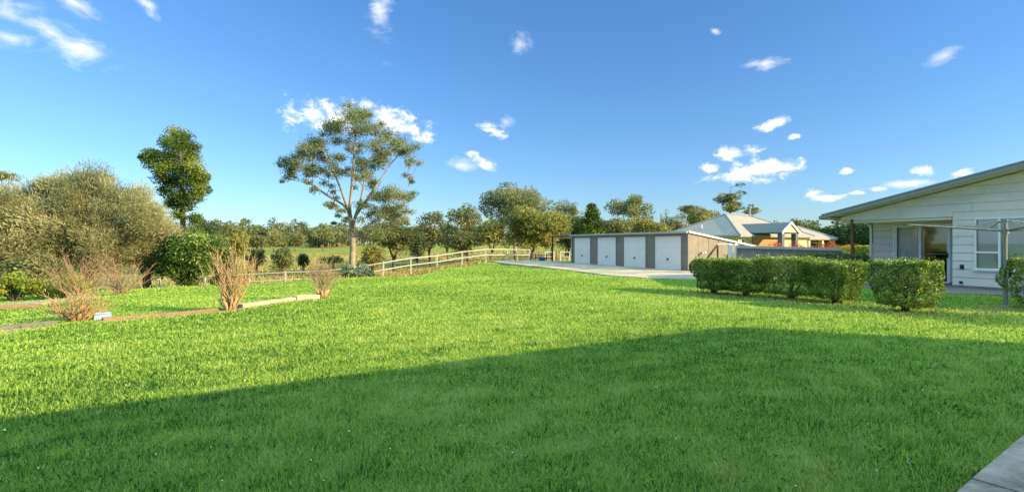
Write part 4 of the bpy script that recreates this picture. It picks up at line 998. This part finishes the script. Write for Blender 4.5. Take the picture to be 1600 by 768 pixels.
# grey-green feathery trees at the left
def she_oak(label, px, D, top, bot, wpx, n, seedmat='she_oak', base=None):
    x, y = W(px, D); zb = gz(x, y) - .1; zt = Zp(top, D); zc = Zp(bot, D); w = wpx / F * D / 2
    root = thing('she_oak', (x, y, zb), label, 'tree', 'grey green feathery trees at the left edge')
    cl = ellipsoid_clumps(x, y, zc, zt, w, w * .7, n, .66, .42, 0)
    fl = rng.uniform(.9, 1.06, (len(cl), 1)); c0 = np.array([x, y, (zt + zc) / 2]); cl[:, :3] = c0 + (cl[:, :3] - c0) * fl
    dd = np.sort(np.linalg.norm(cl[:, None, :3] - cl[None, :, :3], axis=2), axis=1)[:, 3]; cl = cl[dd < 1.0]
    m = [Vector((x, y, zb)), Vector((x - .1, y, zb + 1.2)), Vector((x, y, (zb + zt) / 2)), Vector((x + .2, y, zt - 1.2))]
    lead = [(m, [.24, .2, .12, .05]), ([m[1], Vector((x - w * .45, y - .3, zb + (zt - zb) * .45))], [.14, .06]), ([m[1], Vector((x + w * .45, y + .3, zb + (zt - zb) * .5))], [.14, .06]), ([m[1], Vector((x + w * .1, y - w * .3, zb + (zt - zb) * .5))], [.12, .05])]
    mb = MB(); grow(mb, lead, cl, 5, rmin=.014, twigs=3); mb.build('trunk', M['bark'], root, smooth=True)
    P, T, O = clump_points(cl, 1350, .8, .2)
    # needle sprays: slim leaves leaning outward and up
    nn = len(P); ctr = np.array([x, y, (zc + zt) / 2 - 1.5]); dirn = unit(P - ctr + rng.normal(0, 2.0, (nn, 3))); dirn[:, 2] += .25; dirn = unit(dirn)
    l = rng.uniform(.11, .25, nn)[:, None]; b = unit(np.cross(dirn, rand_unit(nn))) * l * .075
    V = np.stack([P, P + dirn * l * .5 + b, P + dirn * l, P + dirn * l * .5 - b], 1)
    quads_mesh('crown', V, T, M['she_oak'], root)
she_oak('large rounded grey green feathery tree left of the tall conifer', 142, 27, 250, 436, 250, 230)
she_oak('grey green feathery tree cut off by the left edge of the photo', -5, 25, 278, 440, 190, 100)
she_oak('lower grey green feathery tree on the right flank of the large one, before the conifer', 232, 29, 318, 440, 92, 40)
make_tree('distant_tree', 'small reddish tree showing above the left edge foliage', 6, 60, 252, 300, 44, n=12, mat='gum', bark='bark', leaf=.26, per=120, rc=.9, flat=.4)
make_tree('distant_tree', 'bushy olive tree just right of the conifer trunk, beyond the dark shrub', 318, 48, 334, 400, 62, n=24, mat='gum_dark', leaf=.22, per=240, rc=.9, top_heavy=0)
make_tree('distant_tree', 'pale olive tree behind the bare shrub, above the white fence', 368, 60, 352, 405, 56, n=22, mat='olive', leaf=.26, per=190, rc=1.0, top_heavy=0)

# rounded leafy shrubs
def shrub(name, label, px, D, top, bot, wpx, mat, n=30, rc=.5, leaf=.12, per=900, flat=.85, group=None, bark='bark', depth=.8, power=.35, aspect=.5, zb=None):
    x, y = W(px, D); zg = gz(x, y) if zb is None else zb; zt = Zp(top, D); zc = max(Zp(bot, D), zg - .2); w = wpx / F * D / 2
    root = thing(name, (x, y, zg), label, 'shrub', group)
    cl = ellipsoid_clumps(x, y, zc, zt, w, w * depth, n, rc, power, 0)
    mb = MB()
    for c in cl:
        p = Vector(c[:3]); b = Vector((x + random.gauss(0, .08), y + random.gauss(0, .08), zg - .1)); mb.tube([b, b.lerp(p, .5) + Vector((0, 0, .15 * (zt - zg))) * .5, p], [.03, .018, .008], 5, cap=False)
    mb.build('stem', M[bark], root)
    P, T, O = clump_points(cl, per, flat, .3); leaves('foliage', P, np.full(len(P), leaf), T, M[mat], root, aspect=aspect, out=O, outw=.6)
    return root
shrub('camellia_bush', 'big glossy dark green bush at the foot of the conifer', 296, 28.5, 352, 452, 108, 'camellia', n=46, rc=.62, leaf=.16, per=700)
shrub('camellia_bush', 'narrow dark green bush on the right side of the big glossy bush', 345, 30, 362, 452, 52, 'camellia', n=20, rc=.5, leaf=.15, per=700)
shrub('silver_bush', 'low silvery green bush before the white fence under the tall eucalypt', 560, 32.6, 411, 441, 56, 'silver', n=26, rc=.34, leaf=.26, per=700, aspect=.3, flat=.8)
shrub('garden_bush', 'low green leafy plant at the far left edge of the garden bed', 22, 20, 424, 466, 72, 'lime', n=20, rc=.34, leaf=.12, per=900)
shrub('garden_bush', 'yellow green groundcover bush behind the largest bare shrub', 100, 20.5, 432, 464, 96, 'lime', n=26, rc=.32, leaf=.10, per=900)
shrub('garden_bush', 'dark undergrowth bush below the left feathery tree', 48, 23, 395, 452, 110, 'gum_dark', n=26, rc=.6, leaf=.14, per=600)
FB = 'scattered bushes in the paddock'
shrub('paddock_bush', 'grey olive bush in the paddock between the two right bare shrubs', 440, 44, 388, 424, 46, 'gum_dark', n=18, rc=.5, leaf=.2, per=420, group=FB)
shrub('paddock_bush', 'small dark cone shaped bush in the paddock left of the slim bare shrub', 474, 50, 393, 418, 20, 'hedge_dark', n=12, rc=.4, leaf=.18, per=500, group=FB, depth=1)
shrub('paddock_bush', 'olive bush just above the white fence right of the dark camellia', 400, 52, 380, 416, 34, 'gum_dark', n=14, rc=.6, leaf=.22, per=330, group=FB)
shrub('paddock_bush', 'loose olive bush at the right foot of the tall eucalypt', 582, 47, 378, 420, 44, 'olive', n=18, rc=.6, leaf=.2, per=300, group=FB)
shrub('paddock_bush', 'low dark bush on the slope left of the tall eucalypt trunk', 520, 60, 400, 412, 44, 'hedge_dark', n=12, rc=.5, leaf=.22, per=300, group=FB)
shrub('paddock_bush', 'pale grassy bush behind the spreading gum', 650, 70, 388, 402, 30, 'olive', n=10, rc=.6, leaf=.24, per=260, group=FB)

# far wood on the skyline: one mass
def far_wood():
    cl = []; mb = MB()
    def row(px0, px1, D, top0, top1, n):
        for i in range(n):
            px = rng.uniform(px0, px1); d = D * rng.uniform(.9, 1.1); x, y = W(px, d); zg = gz(x, y)
            f = (px - px0) / (px1 - px0); zt = Zp(top0 + (top1 - top0) * f + rng.normal(0, 7.5), d); zt = max(zt, zg + 5)
            mb.tube([(x, y, zg - .3), (x + rng.normal(0, .4), y, zg + (zt - zg) * .7)], [.3, .12], 5, cap=False)
            for _ in range(5):
                cl.append((x + rng.normal(0, 2.4), y + rng.normal(0, 2), zg + (zt - zg) * rng.uniform(.3, .95), rng.uniform(1.4, 2.6)))
    row(-200, 330, 190, 352, 356, 90); row(330, 440, 200, 354, 362, 55); row(430, 560, 230, 362, 358, 48); row(480, 530, 170, 352, 356, 14); row(290, 480, 280, 350, 358, 60)
    row(560, 760, 240, 360, 356, 55); row(760, 1100, 210, 352, 350, 70); row(1100, 1700, 200, 352, 345, 70)
    P, T, O = clump_points(np.array(cl), 16, .8, .3)
    o = leaves('far_wood', P, np.full(len(P), .85), T - .05, M['gum_dark'], aspect=.6); tag(o, 'distant line of gum trees along the skyline beyond the paddock', 'wood', kind='stuff')
    t = mb.build('far_wood_trunks', M['bark'], o)
far_wood()
# a farmhouse far off between the trees
def farmhouse():
    D = 150; x, y = W(712, D); zg = gz(x, y)
    t = thing('farmhouse', (x, y, zg), 'tiny white farmhouse far off between the paddock trees', 'house')
    mb = MB(); mb.box(x - 2.4, x + 2.4, y, y + 5, zg - .5, zg + 2.7); mb.build('wall', M['white'], t)
    mb = MB(); mb.hexa([(x - 2.8, y - .5, zg + 2.72), (x + 2.8, y - .5, zg + 2.72), (x + 2.8, y + 5.5, zg + 2.72), (x - 2.8, y + 5.5, zg + 2.72)], [(x - 1.6, y + 2.4, zg + 3.8), (x + 1.6, y + 2.4, zg + 3.8), (x + 1.6, y + 2.6, zg + 3.8), (x - 1.6, y + 2.6, zg + 3.8)]); mb.build('roof', M['zinc'], t)
    for k in (-1.2, 1.2):
        mb = MB(); mb.box(x + k - .7, x + k + .7, y - .05, y - .004, zg + .8, zg + 2.1); mb.build('window', M['glass_pane'], t)
farmhouse()
# dead trees
for px, top, lab in ((1041, 325, 'bare dead tree against the sky, left of the hip roof'), (1033, 332, 'smaller bare dead stem beside the dead tree left of the hip roof')):
    D = 80; x, y = W(px, D); zt = Zp(top, D); mb = MB(); zg = gz(x, y)
    pts = [Vector((x, y, zg)), Vector((x + .1, y, (zg + zt) / 2)), Vector((x - .1, y, zt))]
    mb.tube(pts, [.2, .12, .03], 6)
    t = thing('dead_tree', (x, y, zg), lab, 'tree'); mb.build('trunk', M['dark_bark'], t)
    mb = MB()
    for k in range(14):
        f = random.uniform(.5, .97); q = pts[0].lerp(pts[2], f); a = random.uniform(0, 6.28); L = random.uniform(.5, 1.3) * (1.3 - f)
        e = q + Vector((math.cos(a) * L * 1.5, math.sin(a) * L, L * 1.2)); mb.tube([q, q.lerp(e, .5) + Vector((0, 0, -.1)), e], [.05, .035, .02], 4)
    mb.build('branch', M['dark_bark'], t)

# ------------------------------------------------------------------ bare shrubs (cut crepe myrtles)
def bare_shrub(label, px, D, basepy, height_px, wpx, nst, mat, rs=.013, sub=4, leafy=40, spread=1., stump=True, seed=1):
    rnd = random.Random(seed)
    x, y = W(px, D); zg = gz(x, y); H = height_px / F * D; Wd = wpx / F * D / 2
    t = thing('bare_shrub', (x, y, zg), label, 'shrub', 'bare winter shrubs along the garden edging')
    mb = MB(); tips = []
    for i in range(nst):
        a = rnd.uniform(0, 6.283); sp = rnd.uniform(.1, 1) ** .7 * spread; hh = H * (1 - .45 * sp * sp * rnd.uniform(.3, 1)) * rnd.uniform(.55, 1.05)
        b = Vector((x + math.cos(a) * .10 * rnd.random(), y + math.sin(a) * .10 * rnd.random(), zg - .05))
        e = Vector((x + math.cos(a) * Wd * sp, y + math.sin(a) * Wd * sp * .8, zg + hh))
        m1 = b.lerp(e, .33) + Vector((math.cos(a), math.sin(a), 0)) * Wd * -.06 + Vector((rnd.gauss(0, .08), rnd.gauss(0, .08), 0)); m2 = b.lerp(e, .68) + Vector((rnd.gauss(0, .10), rnd.gauss(0, .10), rnd.gauss(0, .05)))
        r = rs * rnd.uniform(.7, 1.4)
        mb.tube([b, m1, m2, e], [r * 1.5, r * 1.1, r * .8, r * .35], 5, cap=False)
        for k in range(sub):
            f = rnd.uniform(.3, .95); q = m1.lerp(m2, (f - .3) / .35) if f < .65 else m2.lerp(e, (f - .65) / .35)
            L = H * rnd.uniform(.10, .32); d = (e - b).normalized() + Vector((rnd.gauss(0, .5), rnd.gauss(0, .5), rnd.gauss(.1, .3))); d.normalize()
            e2 = q + d * L; mb.tube([q, q.lerp(e2, .5) + Vector((rnd.gauss(0, .02), rnd.gauss(0, .02), .02)), e2], [r * .6, r * .45, r * .22], 4, cap=False); tips.append(e2)
    mb.build('twig', M[mat], t, smooth=True)
    if stump:
        mb = MB()
        for k in range(6):
            a = k * 1.05 + rnd.random(); e = Vector((x + math.cos(a) * .2, y + math.sin(a) * .17, zg + H * .16 + .1 * rnd.random())); mb.tube([(x + math.cos(a) * .05, y + math.sin(a) * .05, zg - .05), e.lerp(Vector((x, y, zg)), .4), e], [.055, .045, .03], 7)
        mb.build('stump', M['twig_gold'], t, smooth=True)
    if leafy:
        C = np.array([tuple(q) for q in tips])[rng.integers(0, len(tips), leafy)] + rng.normal(0, .03, (leafy, 3))
        lv = leaves('dry_leaf', C, np.full(leafy, .05), rng.uniform(.2, 1, leafy), M['dry'], t); tag(lv, kind='stuff')
bare_shrub('large dense mound of cut tan stems at the left end of the timber edging', 121, 11.3, 505, 54, 100, 70, 'twig_gold', rs=.0095, sub=3, leafy=120, spread=1.15, seed=3)
bare_shrub('wide pinkish bare shrub with tall whippy stems behind the tan mound', 126, 19.5, 460, 84, 150, 34, 'twig', rs=.0085, sub=7, leafy=60, seed=5, stump=False)
bare_shrub('pinkish bare shrub with short dark trunk before the left part of the white fence', 188, 22.0, 455, 58, 100, 30, 'twig', rs=.013, sub=6, leafy=40, seed=8, stump=False)
bare_shrub('tall vase shaped bare shrub in the middle of the timber edging', 360, 12.7, 484, 106, 92, 46, 'twig_gold', rs=.0088, sub=5, leafy=70, spread=.95, seed=11)
bare_shrub('slim small bare shrub at the right end of the stone edging', 503, 15.0, 474, 74, 56, 26, 'twig', rs=.0085, sub=5, leafy=30, spread=.8, seed=14)

# ------------------------------------------------------------------ edging
def sleeper(name, label, p, q, mat, w=.2, h=.16, dz=0., cat='sleeper', group=None, wob=.0):
    p = np.array(p); q = np.array(q); d = (q - p); L = np.linalg.norm(d); d /= L; n = np.array([-d[1], d[0]])
    mb = MB(); k = max(2, int(L / .35)); prev = None
    zs = lambda s: gz(*(p + d * s)) + dz
    bev = .018
    secs = []
    for i in range(k + 1):
        s = L * i / k; z = zs(s); c = p + d * s + n * random.gauss(0, wob); hh = h + random.gauss(0, wob * .6)
        prof = [(-w / 2, -.12), (w / 2, -.12), (w / 2, hh - bev), (w / 2 - bev, hh), (-w / 2 + bev, hh), (-w / 2, hh - bev)]
        secs.append([(*(c + n * a), z + b) for a, b in prof])
    base = len(mb.v)
    for s in secs: mb.v += s
    m = 6
    for i in range(k):
        for j in range(m):
            j2 = (j + 1) % m; mb.f.append((i * m + j, (i + 1) * m + j, (i + 1) * m + j2, i * m + j2))
    mb.f.append(tuple(range(m))); mb.f.append(tuple(k * m + j for j in reversed(range(m))))
    c = (p + q) / 2; o = mb.build(name, M[mat], origin=(c[0], c[1], gz(*c))); tag(o, label, cat, group)
E = lambda px, D: np.array(W(px, D))
GS = 'timber sleepers edging the lawn'
sleeper('timber_sleeper', 'dark grey timber sleeper at the left edge of the lawn', E(-60, 9.0), E(84, 10.6), 'sleeper_grey', group=GS, h=.10)
sleeper('timber_sleeper', 'rusty brown timber sleeper beside the pale blue block', E(160, 11.15), E(248, 11.95), 'sleeper', group=GS, h=.09, w=.16)
sleeper('timber_sleeper', 'rusty brown timber sleeper ending at the vase shaped bare shrub', E(250, 11.98), E(345, 12.75), 'sleeper', group=GS, h=.09, w=.16)
GK = 'pale sandstone edging blocks'
sleeper('stone_block', 'pale sandstone edging block right beside the vase shaped bare shrub', E(374, 13.0), E(418, 13.65), 'sand', group=GK, cat='stone', h=.11, w=.3, wob=.015)
sleeper('stone_block', 'pale sandstone edging block between two others in the edging', E(420, 13.7), E(458, 14.25), 'sand', group=GK, cat='stone', h=.12, w=.3, wob=.015)
sleeper('stone_block', 'pale sandstone edging block ending at the slim small bare shrub', E(460, 14.3), E(496, 14.85), 'sand', group=GK, cat='stone', h=.14, w=.3, wob=.015)
sleeper('timber_sleeper', 'brown timber sleeper lying on the sandy bed at the left edge', E(-60, 14.1), E(62, 14.9), 'sleeper', group=GS, h=.12)
sleeper('timber_sleeper', 'thin dark timber behind the tan mound, before the yellow green bush', E(104, 18.4), E(150, 19.2), 'sleeper_grey', group=GS, h=.14)
# sandy strips
def strip(name, pts, w, mat, dz=.012):
    mb = MB(); P = [np.array(p) for p in pts]; L = []; Rr = []
    for i in range(len(P)):
        d = P[min(i + 1, len(P) - 1)] - P[max(i - 1, 0)]; d /= np.linalg.norm(d); n = np.array([-d[1], d[0]]); ww = w[i] if hasattr(w, '__len__') else w
        L.append(P[i] + n * ww * random.uniform(.8, 1.2)); Rr.append(P[i] - n * ww * random.uniform(.8, 1.2))
    for i in range(len(P) - 1):
        q = [L[i], L[i + 1], Rr[i + 1], Rr[i]]; mb.hexa([(*a, gz(*a) - .1) for a in q][::-1], [(*a, gz(*a) + dz) for a in q][::-1])
    o = mb.build(name, M[mat]); tag(o, kind='structure')
strip('sand_strip', [E(px, d) for px, d in ((-80, 8.95), (-30, 9.1), (30, 9.7), (84, 10.25))], .2, 'pebble', .03)
strip('sand_strip', [E(px, d) for px, d in ((150, 10.95), (200, 11.35), (250, 11.8), (300, 12.2), (345, 12.55), (380, 12.9), (430, 13.6), (495, 14.6))], .17, 'pebble', .03)
strip('sand_bed', [E(px, d) for px, d in ((-140, 14.2), (-60, 14.8), (0, 15.3), (45, 15.9), (80, 16.8), (96, 17.8))], [.9, .95, .9, .8, .6, .3], 'pebble', .05)
x, y = W(161, 11.45)
t = thing('plastic_block', (x, y, gz(x, y)), 'pale blue plastic block on the edging beside the tan mound', 'block')
g = lambda a, b, z: (x + a * .9 - b * .43, y + a * .43 + b * .9, gz(x, y) + z)
mb = MB(); mb.hexa([g(-.15, -.1, 0), g(.15, -.1, 0), g(.15, .1, 0), g(-.15, .1, 0)], [g(-.13, -.085, .13), g(.13, -.085, .15), g(.13, .085, .15), g(-.13, .085, .13)]); mb.build('body', M['blue_pale'], t)
mb = MB(); mb.hexa([g(-.135, -.09, .153), g(.135, -.09, .153), g(.135, .09, .153), g(-.135, .09, .153)], [g(-.11, -.07, .175), g(.11, -.07, .18), g(.11, .07, .18), g(-.11, .07, .175)]); mb.build('lid', M['blue_pale'], t)

# ------------------------------------------------------------------ sky, sun, camera
def build_world():
    w = bpy.data.worlds.new('World'); sc.world = w; w.use_nodes = True; nt = w.node_tree; L = nt.links
    bg = nt.nodes['Background']
    sky = N(nt, 'ShaderNodeTexSky', sky_type='NISHITA', sun_disc=False)
    sky.sun_elevation = SUN_EL; sky.sun_rotation = math.atan2(SH[0], SH[1]); sky.altitude = 0; sky.air_density = 1.0; sky.dust_density = .25; sky.ozone_density = 2.5
    tint = N(nt, 'ShaderNodeMix', data_type='RGBA', blend_type='MULTIPLY'); tint.inputs[0].default_value = 1; L.new(sky.outputs[0], tint.inputs[6]); tint.inputs[7].default_value = (*SKY_TINT, 1)
    sky_tint_socket = tint.inputs[7]
    tc = N(nt, 'ShaderNodeTexCoord'); sp = N(nt, 'ShaderNodeSeparateXYZ'); L.new(tc.outputs['Generated'], sp.inputs[0])
    az = N(nt, 'ShaderNodeMath', operation='ARCTAN2'); L.new(sp.outputs[0], az.inputs[0]); L.new(sp.outputs[1], az.inputs[1])
    el = N(nt, 'ShaderNodeMath', operation='ARCSINE'); L.new(sp.outputs[2], el.inputs[0])
    er = N(nt, 'ShaderNodeMapRange'); L.new(el.outputs[0], er.inputs[0]); er.inputs[1].default_value = 0; er.inputs[2].default_value = .42
    L.new(ramp(nt, er.outputs[0], [(0, (.40, .52, .68)), (1, (.39, .62, .83))]), sky_tint_socket)
    cb = N(nt, 'ShaderNodeCombineXYZ'); L.new(az.outputs[0], cb.inputs[0]); L.new(el.outputs[0], cb.inputs[1])
    def ae(px, py):
        a = math.atan((px - CX) / F); return a, math.atan((HY - py) / F * math.cos(a))
    def field(clouds):
        cur = None
        for px, py, rx, ry, rot in clouds:
            a, e = ae(px, py); k = math.cos(a) ** 2
            mp = N(nt, 'ShaderNodeMapping', vector_type='TEXTURE'); mp.inputs['Location'].default_value = (a, e, 0); mp.inputs['Rotation'].default_value = (0, 0, R(rot)); mp.inputs['Scale'].default_value = (rx / F * k, ry / F * math.cos(a), 1)
            L.new(cb.outputs[0], mp.inputs['Vector']); ln = N(nt, 'ShaderNodeVectorMath', operation='LENGTH'); L.new(mp.outputs[0], ln.inputs[0])
            if cur is None: cur = ln.outputs['Value']
            else:
                mn = N(nt, 'ShaderNodeMath', operation='SMOOTH_MIN'); mn.inputs[2].default_value = .25; L.new(cur, mn.inputs[0]); L.new(ln.outputs['Value'], mn.inputs[1]); cur = mn.outputs[0]
        return cur
    def noise(scale, detail, sx=1, sy=1, rough=.6):
        mp = N(nt, 'ShaderNodeMapping'); mp.inputs['Scale'].default_value = (sx, sy, 1); L.new(cb.outputs[0], mp.inputs[0])
        n = N(nt, 'ShaderNodeTexNoise', Scale=scale, Detail=detail, Roughness=rough, Distortion=.4); L.new(mp.outputs[0], n.inputs['Vector']); return n.outputs[0]
    def dens(cur, nz, amp, lo, hi):
        a = N(nt, 'ShaderNodeMath', operation='MULTIPLY_ADD'); L.new(nz, a.inputs[0]); a.inputs[1].default_value = amp; L.new(cur, a.inputs[2])
        m = N(nt, 'ShaderNodeMapRange', interpolation_type='SMOOTHSTEP'); L.new(a.outputs[0], m.inputs[0]); m.inputs[1].default_value = lo + amp * .5; m.inputs[2].default_value = hi + amp * .5; m.inputs[3].default_value = 1; m.inputs[4].default_value = 0
        return m.outputs[0]
    puffy = [(492, 178, 52, 27, 0), (520, 182, 58, 28, 0), (612, 188, 56, 27, -12), (645, 202, 34, 16, -25), (655, 217, 24, 9, 0),
             (1140, 241, 26, 14, 0), (1170, 268, 78, 20, 3), (1205, 264, 44, 20, 0), (1112, 263, 20, 10, 0), (1178, 236, 20, 9, 0),
             (1203, 195, 34, 10, 8), (1240, 214, 12, 5, 10), (1268, 303, 24, 12, 0), (1290, 309, 28, 6, 0),
             (1323, 267, 11, 6, 0), (1342, 301, 13, 4, 0), (1370, 295, 20, 5, 0), (1448, 266, 24, 10, 0), (1503, 269, 20, 6, 10),
             (770, 205, 26, 12, -30), (752, 251, 26, 11, -28)]
    wispy = [(20, 18, 85, 32, -8), (75, 48, 120, 26, -24), (20, 60, 70, 24, -15), (120, 75, 55, 20, -20), (120, 6, 60, 14, -18), (225, 3, 36, 12, -25), (592, 16, 22, 44, 14), (810, 68, 20, 16, 0), (1192, 100, 30, 11, 0), (1475, 87, 36, 12, 25), (1116, 48, 12, 5, -30), (790, 190, 16, 14, 0), (720, 257, 30, 10, 0), (1420, 286, 45, 6, 0)]
    d1 = dens(field(puffy), noise(30, 9, 1, 1.6, .66), 3.6, -.1, 1.0)
    d2 = dens(field(wispy), noise(15, 8, 1, 1.9, .62), 4.2, -.9, 1.1)
    k2 = N(nt, 'ShaderNodeMath', operation='MULTIPLY'); k2.inputs[1].default_value = .85; L.new(d2, k2.inputs[0])
    mxd = N(nt, 'ShaderNodeMath', operation='MAXIMUM'); L.new(d1, mxd.inputs[0]); L.new(k2.outputs[0], mxd.inputs[1])
    shade = ramp(nt, noise(34, 5), [(.35, tuple(CLOUD * v for v in (.80, .84, .92))), (.6, (CLOUD, CLOUD * .985, CLOUD * .97))])
    # broken cloud overhead, added unseen and tinted blue as fill for the shaded lawn
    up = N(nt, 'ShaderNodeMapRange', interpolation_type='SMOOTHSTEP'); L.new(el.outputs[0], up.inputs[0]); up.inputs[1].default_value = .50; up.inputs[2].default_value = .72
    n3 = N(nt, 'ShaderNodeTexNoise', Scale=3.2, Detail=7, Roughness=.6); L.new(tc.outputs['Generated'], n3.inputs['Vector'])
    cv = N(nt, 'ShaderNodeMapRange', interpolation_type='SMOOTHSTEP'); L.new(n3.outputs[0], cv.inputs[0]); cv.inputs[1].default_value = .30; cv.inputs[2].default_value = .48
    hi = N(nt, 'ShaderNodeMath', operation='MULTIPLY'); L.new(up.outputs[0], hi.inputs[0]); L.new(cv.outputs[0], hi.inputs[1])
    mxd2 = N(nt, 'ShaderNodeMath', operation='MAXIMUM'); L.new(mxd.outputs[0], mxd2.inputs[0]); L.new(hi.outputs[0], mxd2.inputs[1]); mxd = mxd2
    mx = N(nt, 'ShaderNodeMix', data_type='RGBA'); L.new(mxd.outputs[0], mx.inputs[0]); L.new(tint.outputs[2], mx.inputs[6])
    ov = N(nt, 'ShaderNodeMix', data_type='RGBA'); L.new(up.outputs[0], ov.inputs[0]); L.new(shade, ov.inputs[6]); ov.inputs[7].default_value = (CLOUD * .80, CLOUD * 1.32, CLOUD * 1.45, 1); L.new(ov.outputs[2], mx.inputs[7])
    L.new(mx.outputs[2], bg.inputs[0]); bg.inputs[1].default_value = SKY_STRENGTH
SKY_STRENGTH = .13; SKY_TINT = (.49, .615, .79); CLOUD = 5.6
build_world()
sd = bpy.data.lights.new('sun', 'SUN'); sd.energy = 5.0; sd.angle = R(.53); sd.color = (1, .755, .38)
so = bpy.data.objects.new('sun', sd); COL.objects.link(so)
so.rotation_euler = Vector((SH[0] * math.cos(SUN_EL), SH[1] * math.cos(SUN_EL), math.sin(SUN_EL))).to_track_quat('Z', 'Y').to_euler()
so.location = (40, -20, 30)

cd = bpy.data.cameras.new('camera'); cam = bpy.data.objects.new('camera', cd); COL.objects.link(cam); sc.camera = cam
cd.sensor_width = 36; cd.lens = 18; cd.shift_y = -4 / 1600; cd.clip_start = .05; cd.clip_end = 6000
cam.location = (0, 0, CH); cam.rotation_euler = (R(90), 0, 0)

sc.view_settings.view_transform = 'Standard'; sc.view_settings.look = 'None'; sc.view_settings.exposure = 1.05; sc.view_settings.gamma = 1
sc.render.engine = 'CYCLES'
sc.cycles.max_bounces = 6; sc.cycles.diffuse_bounces = 3; sc.cycles.transmission_bounces = 4; sc.cycles.transparent_max_bounces = 8
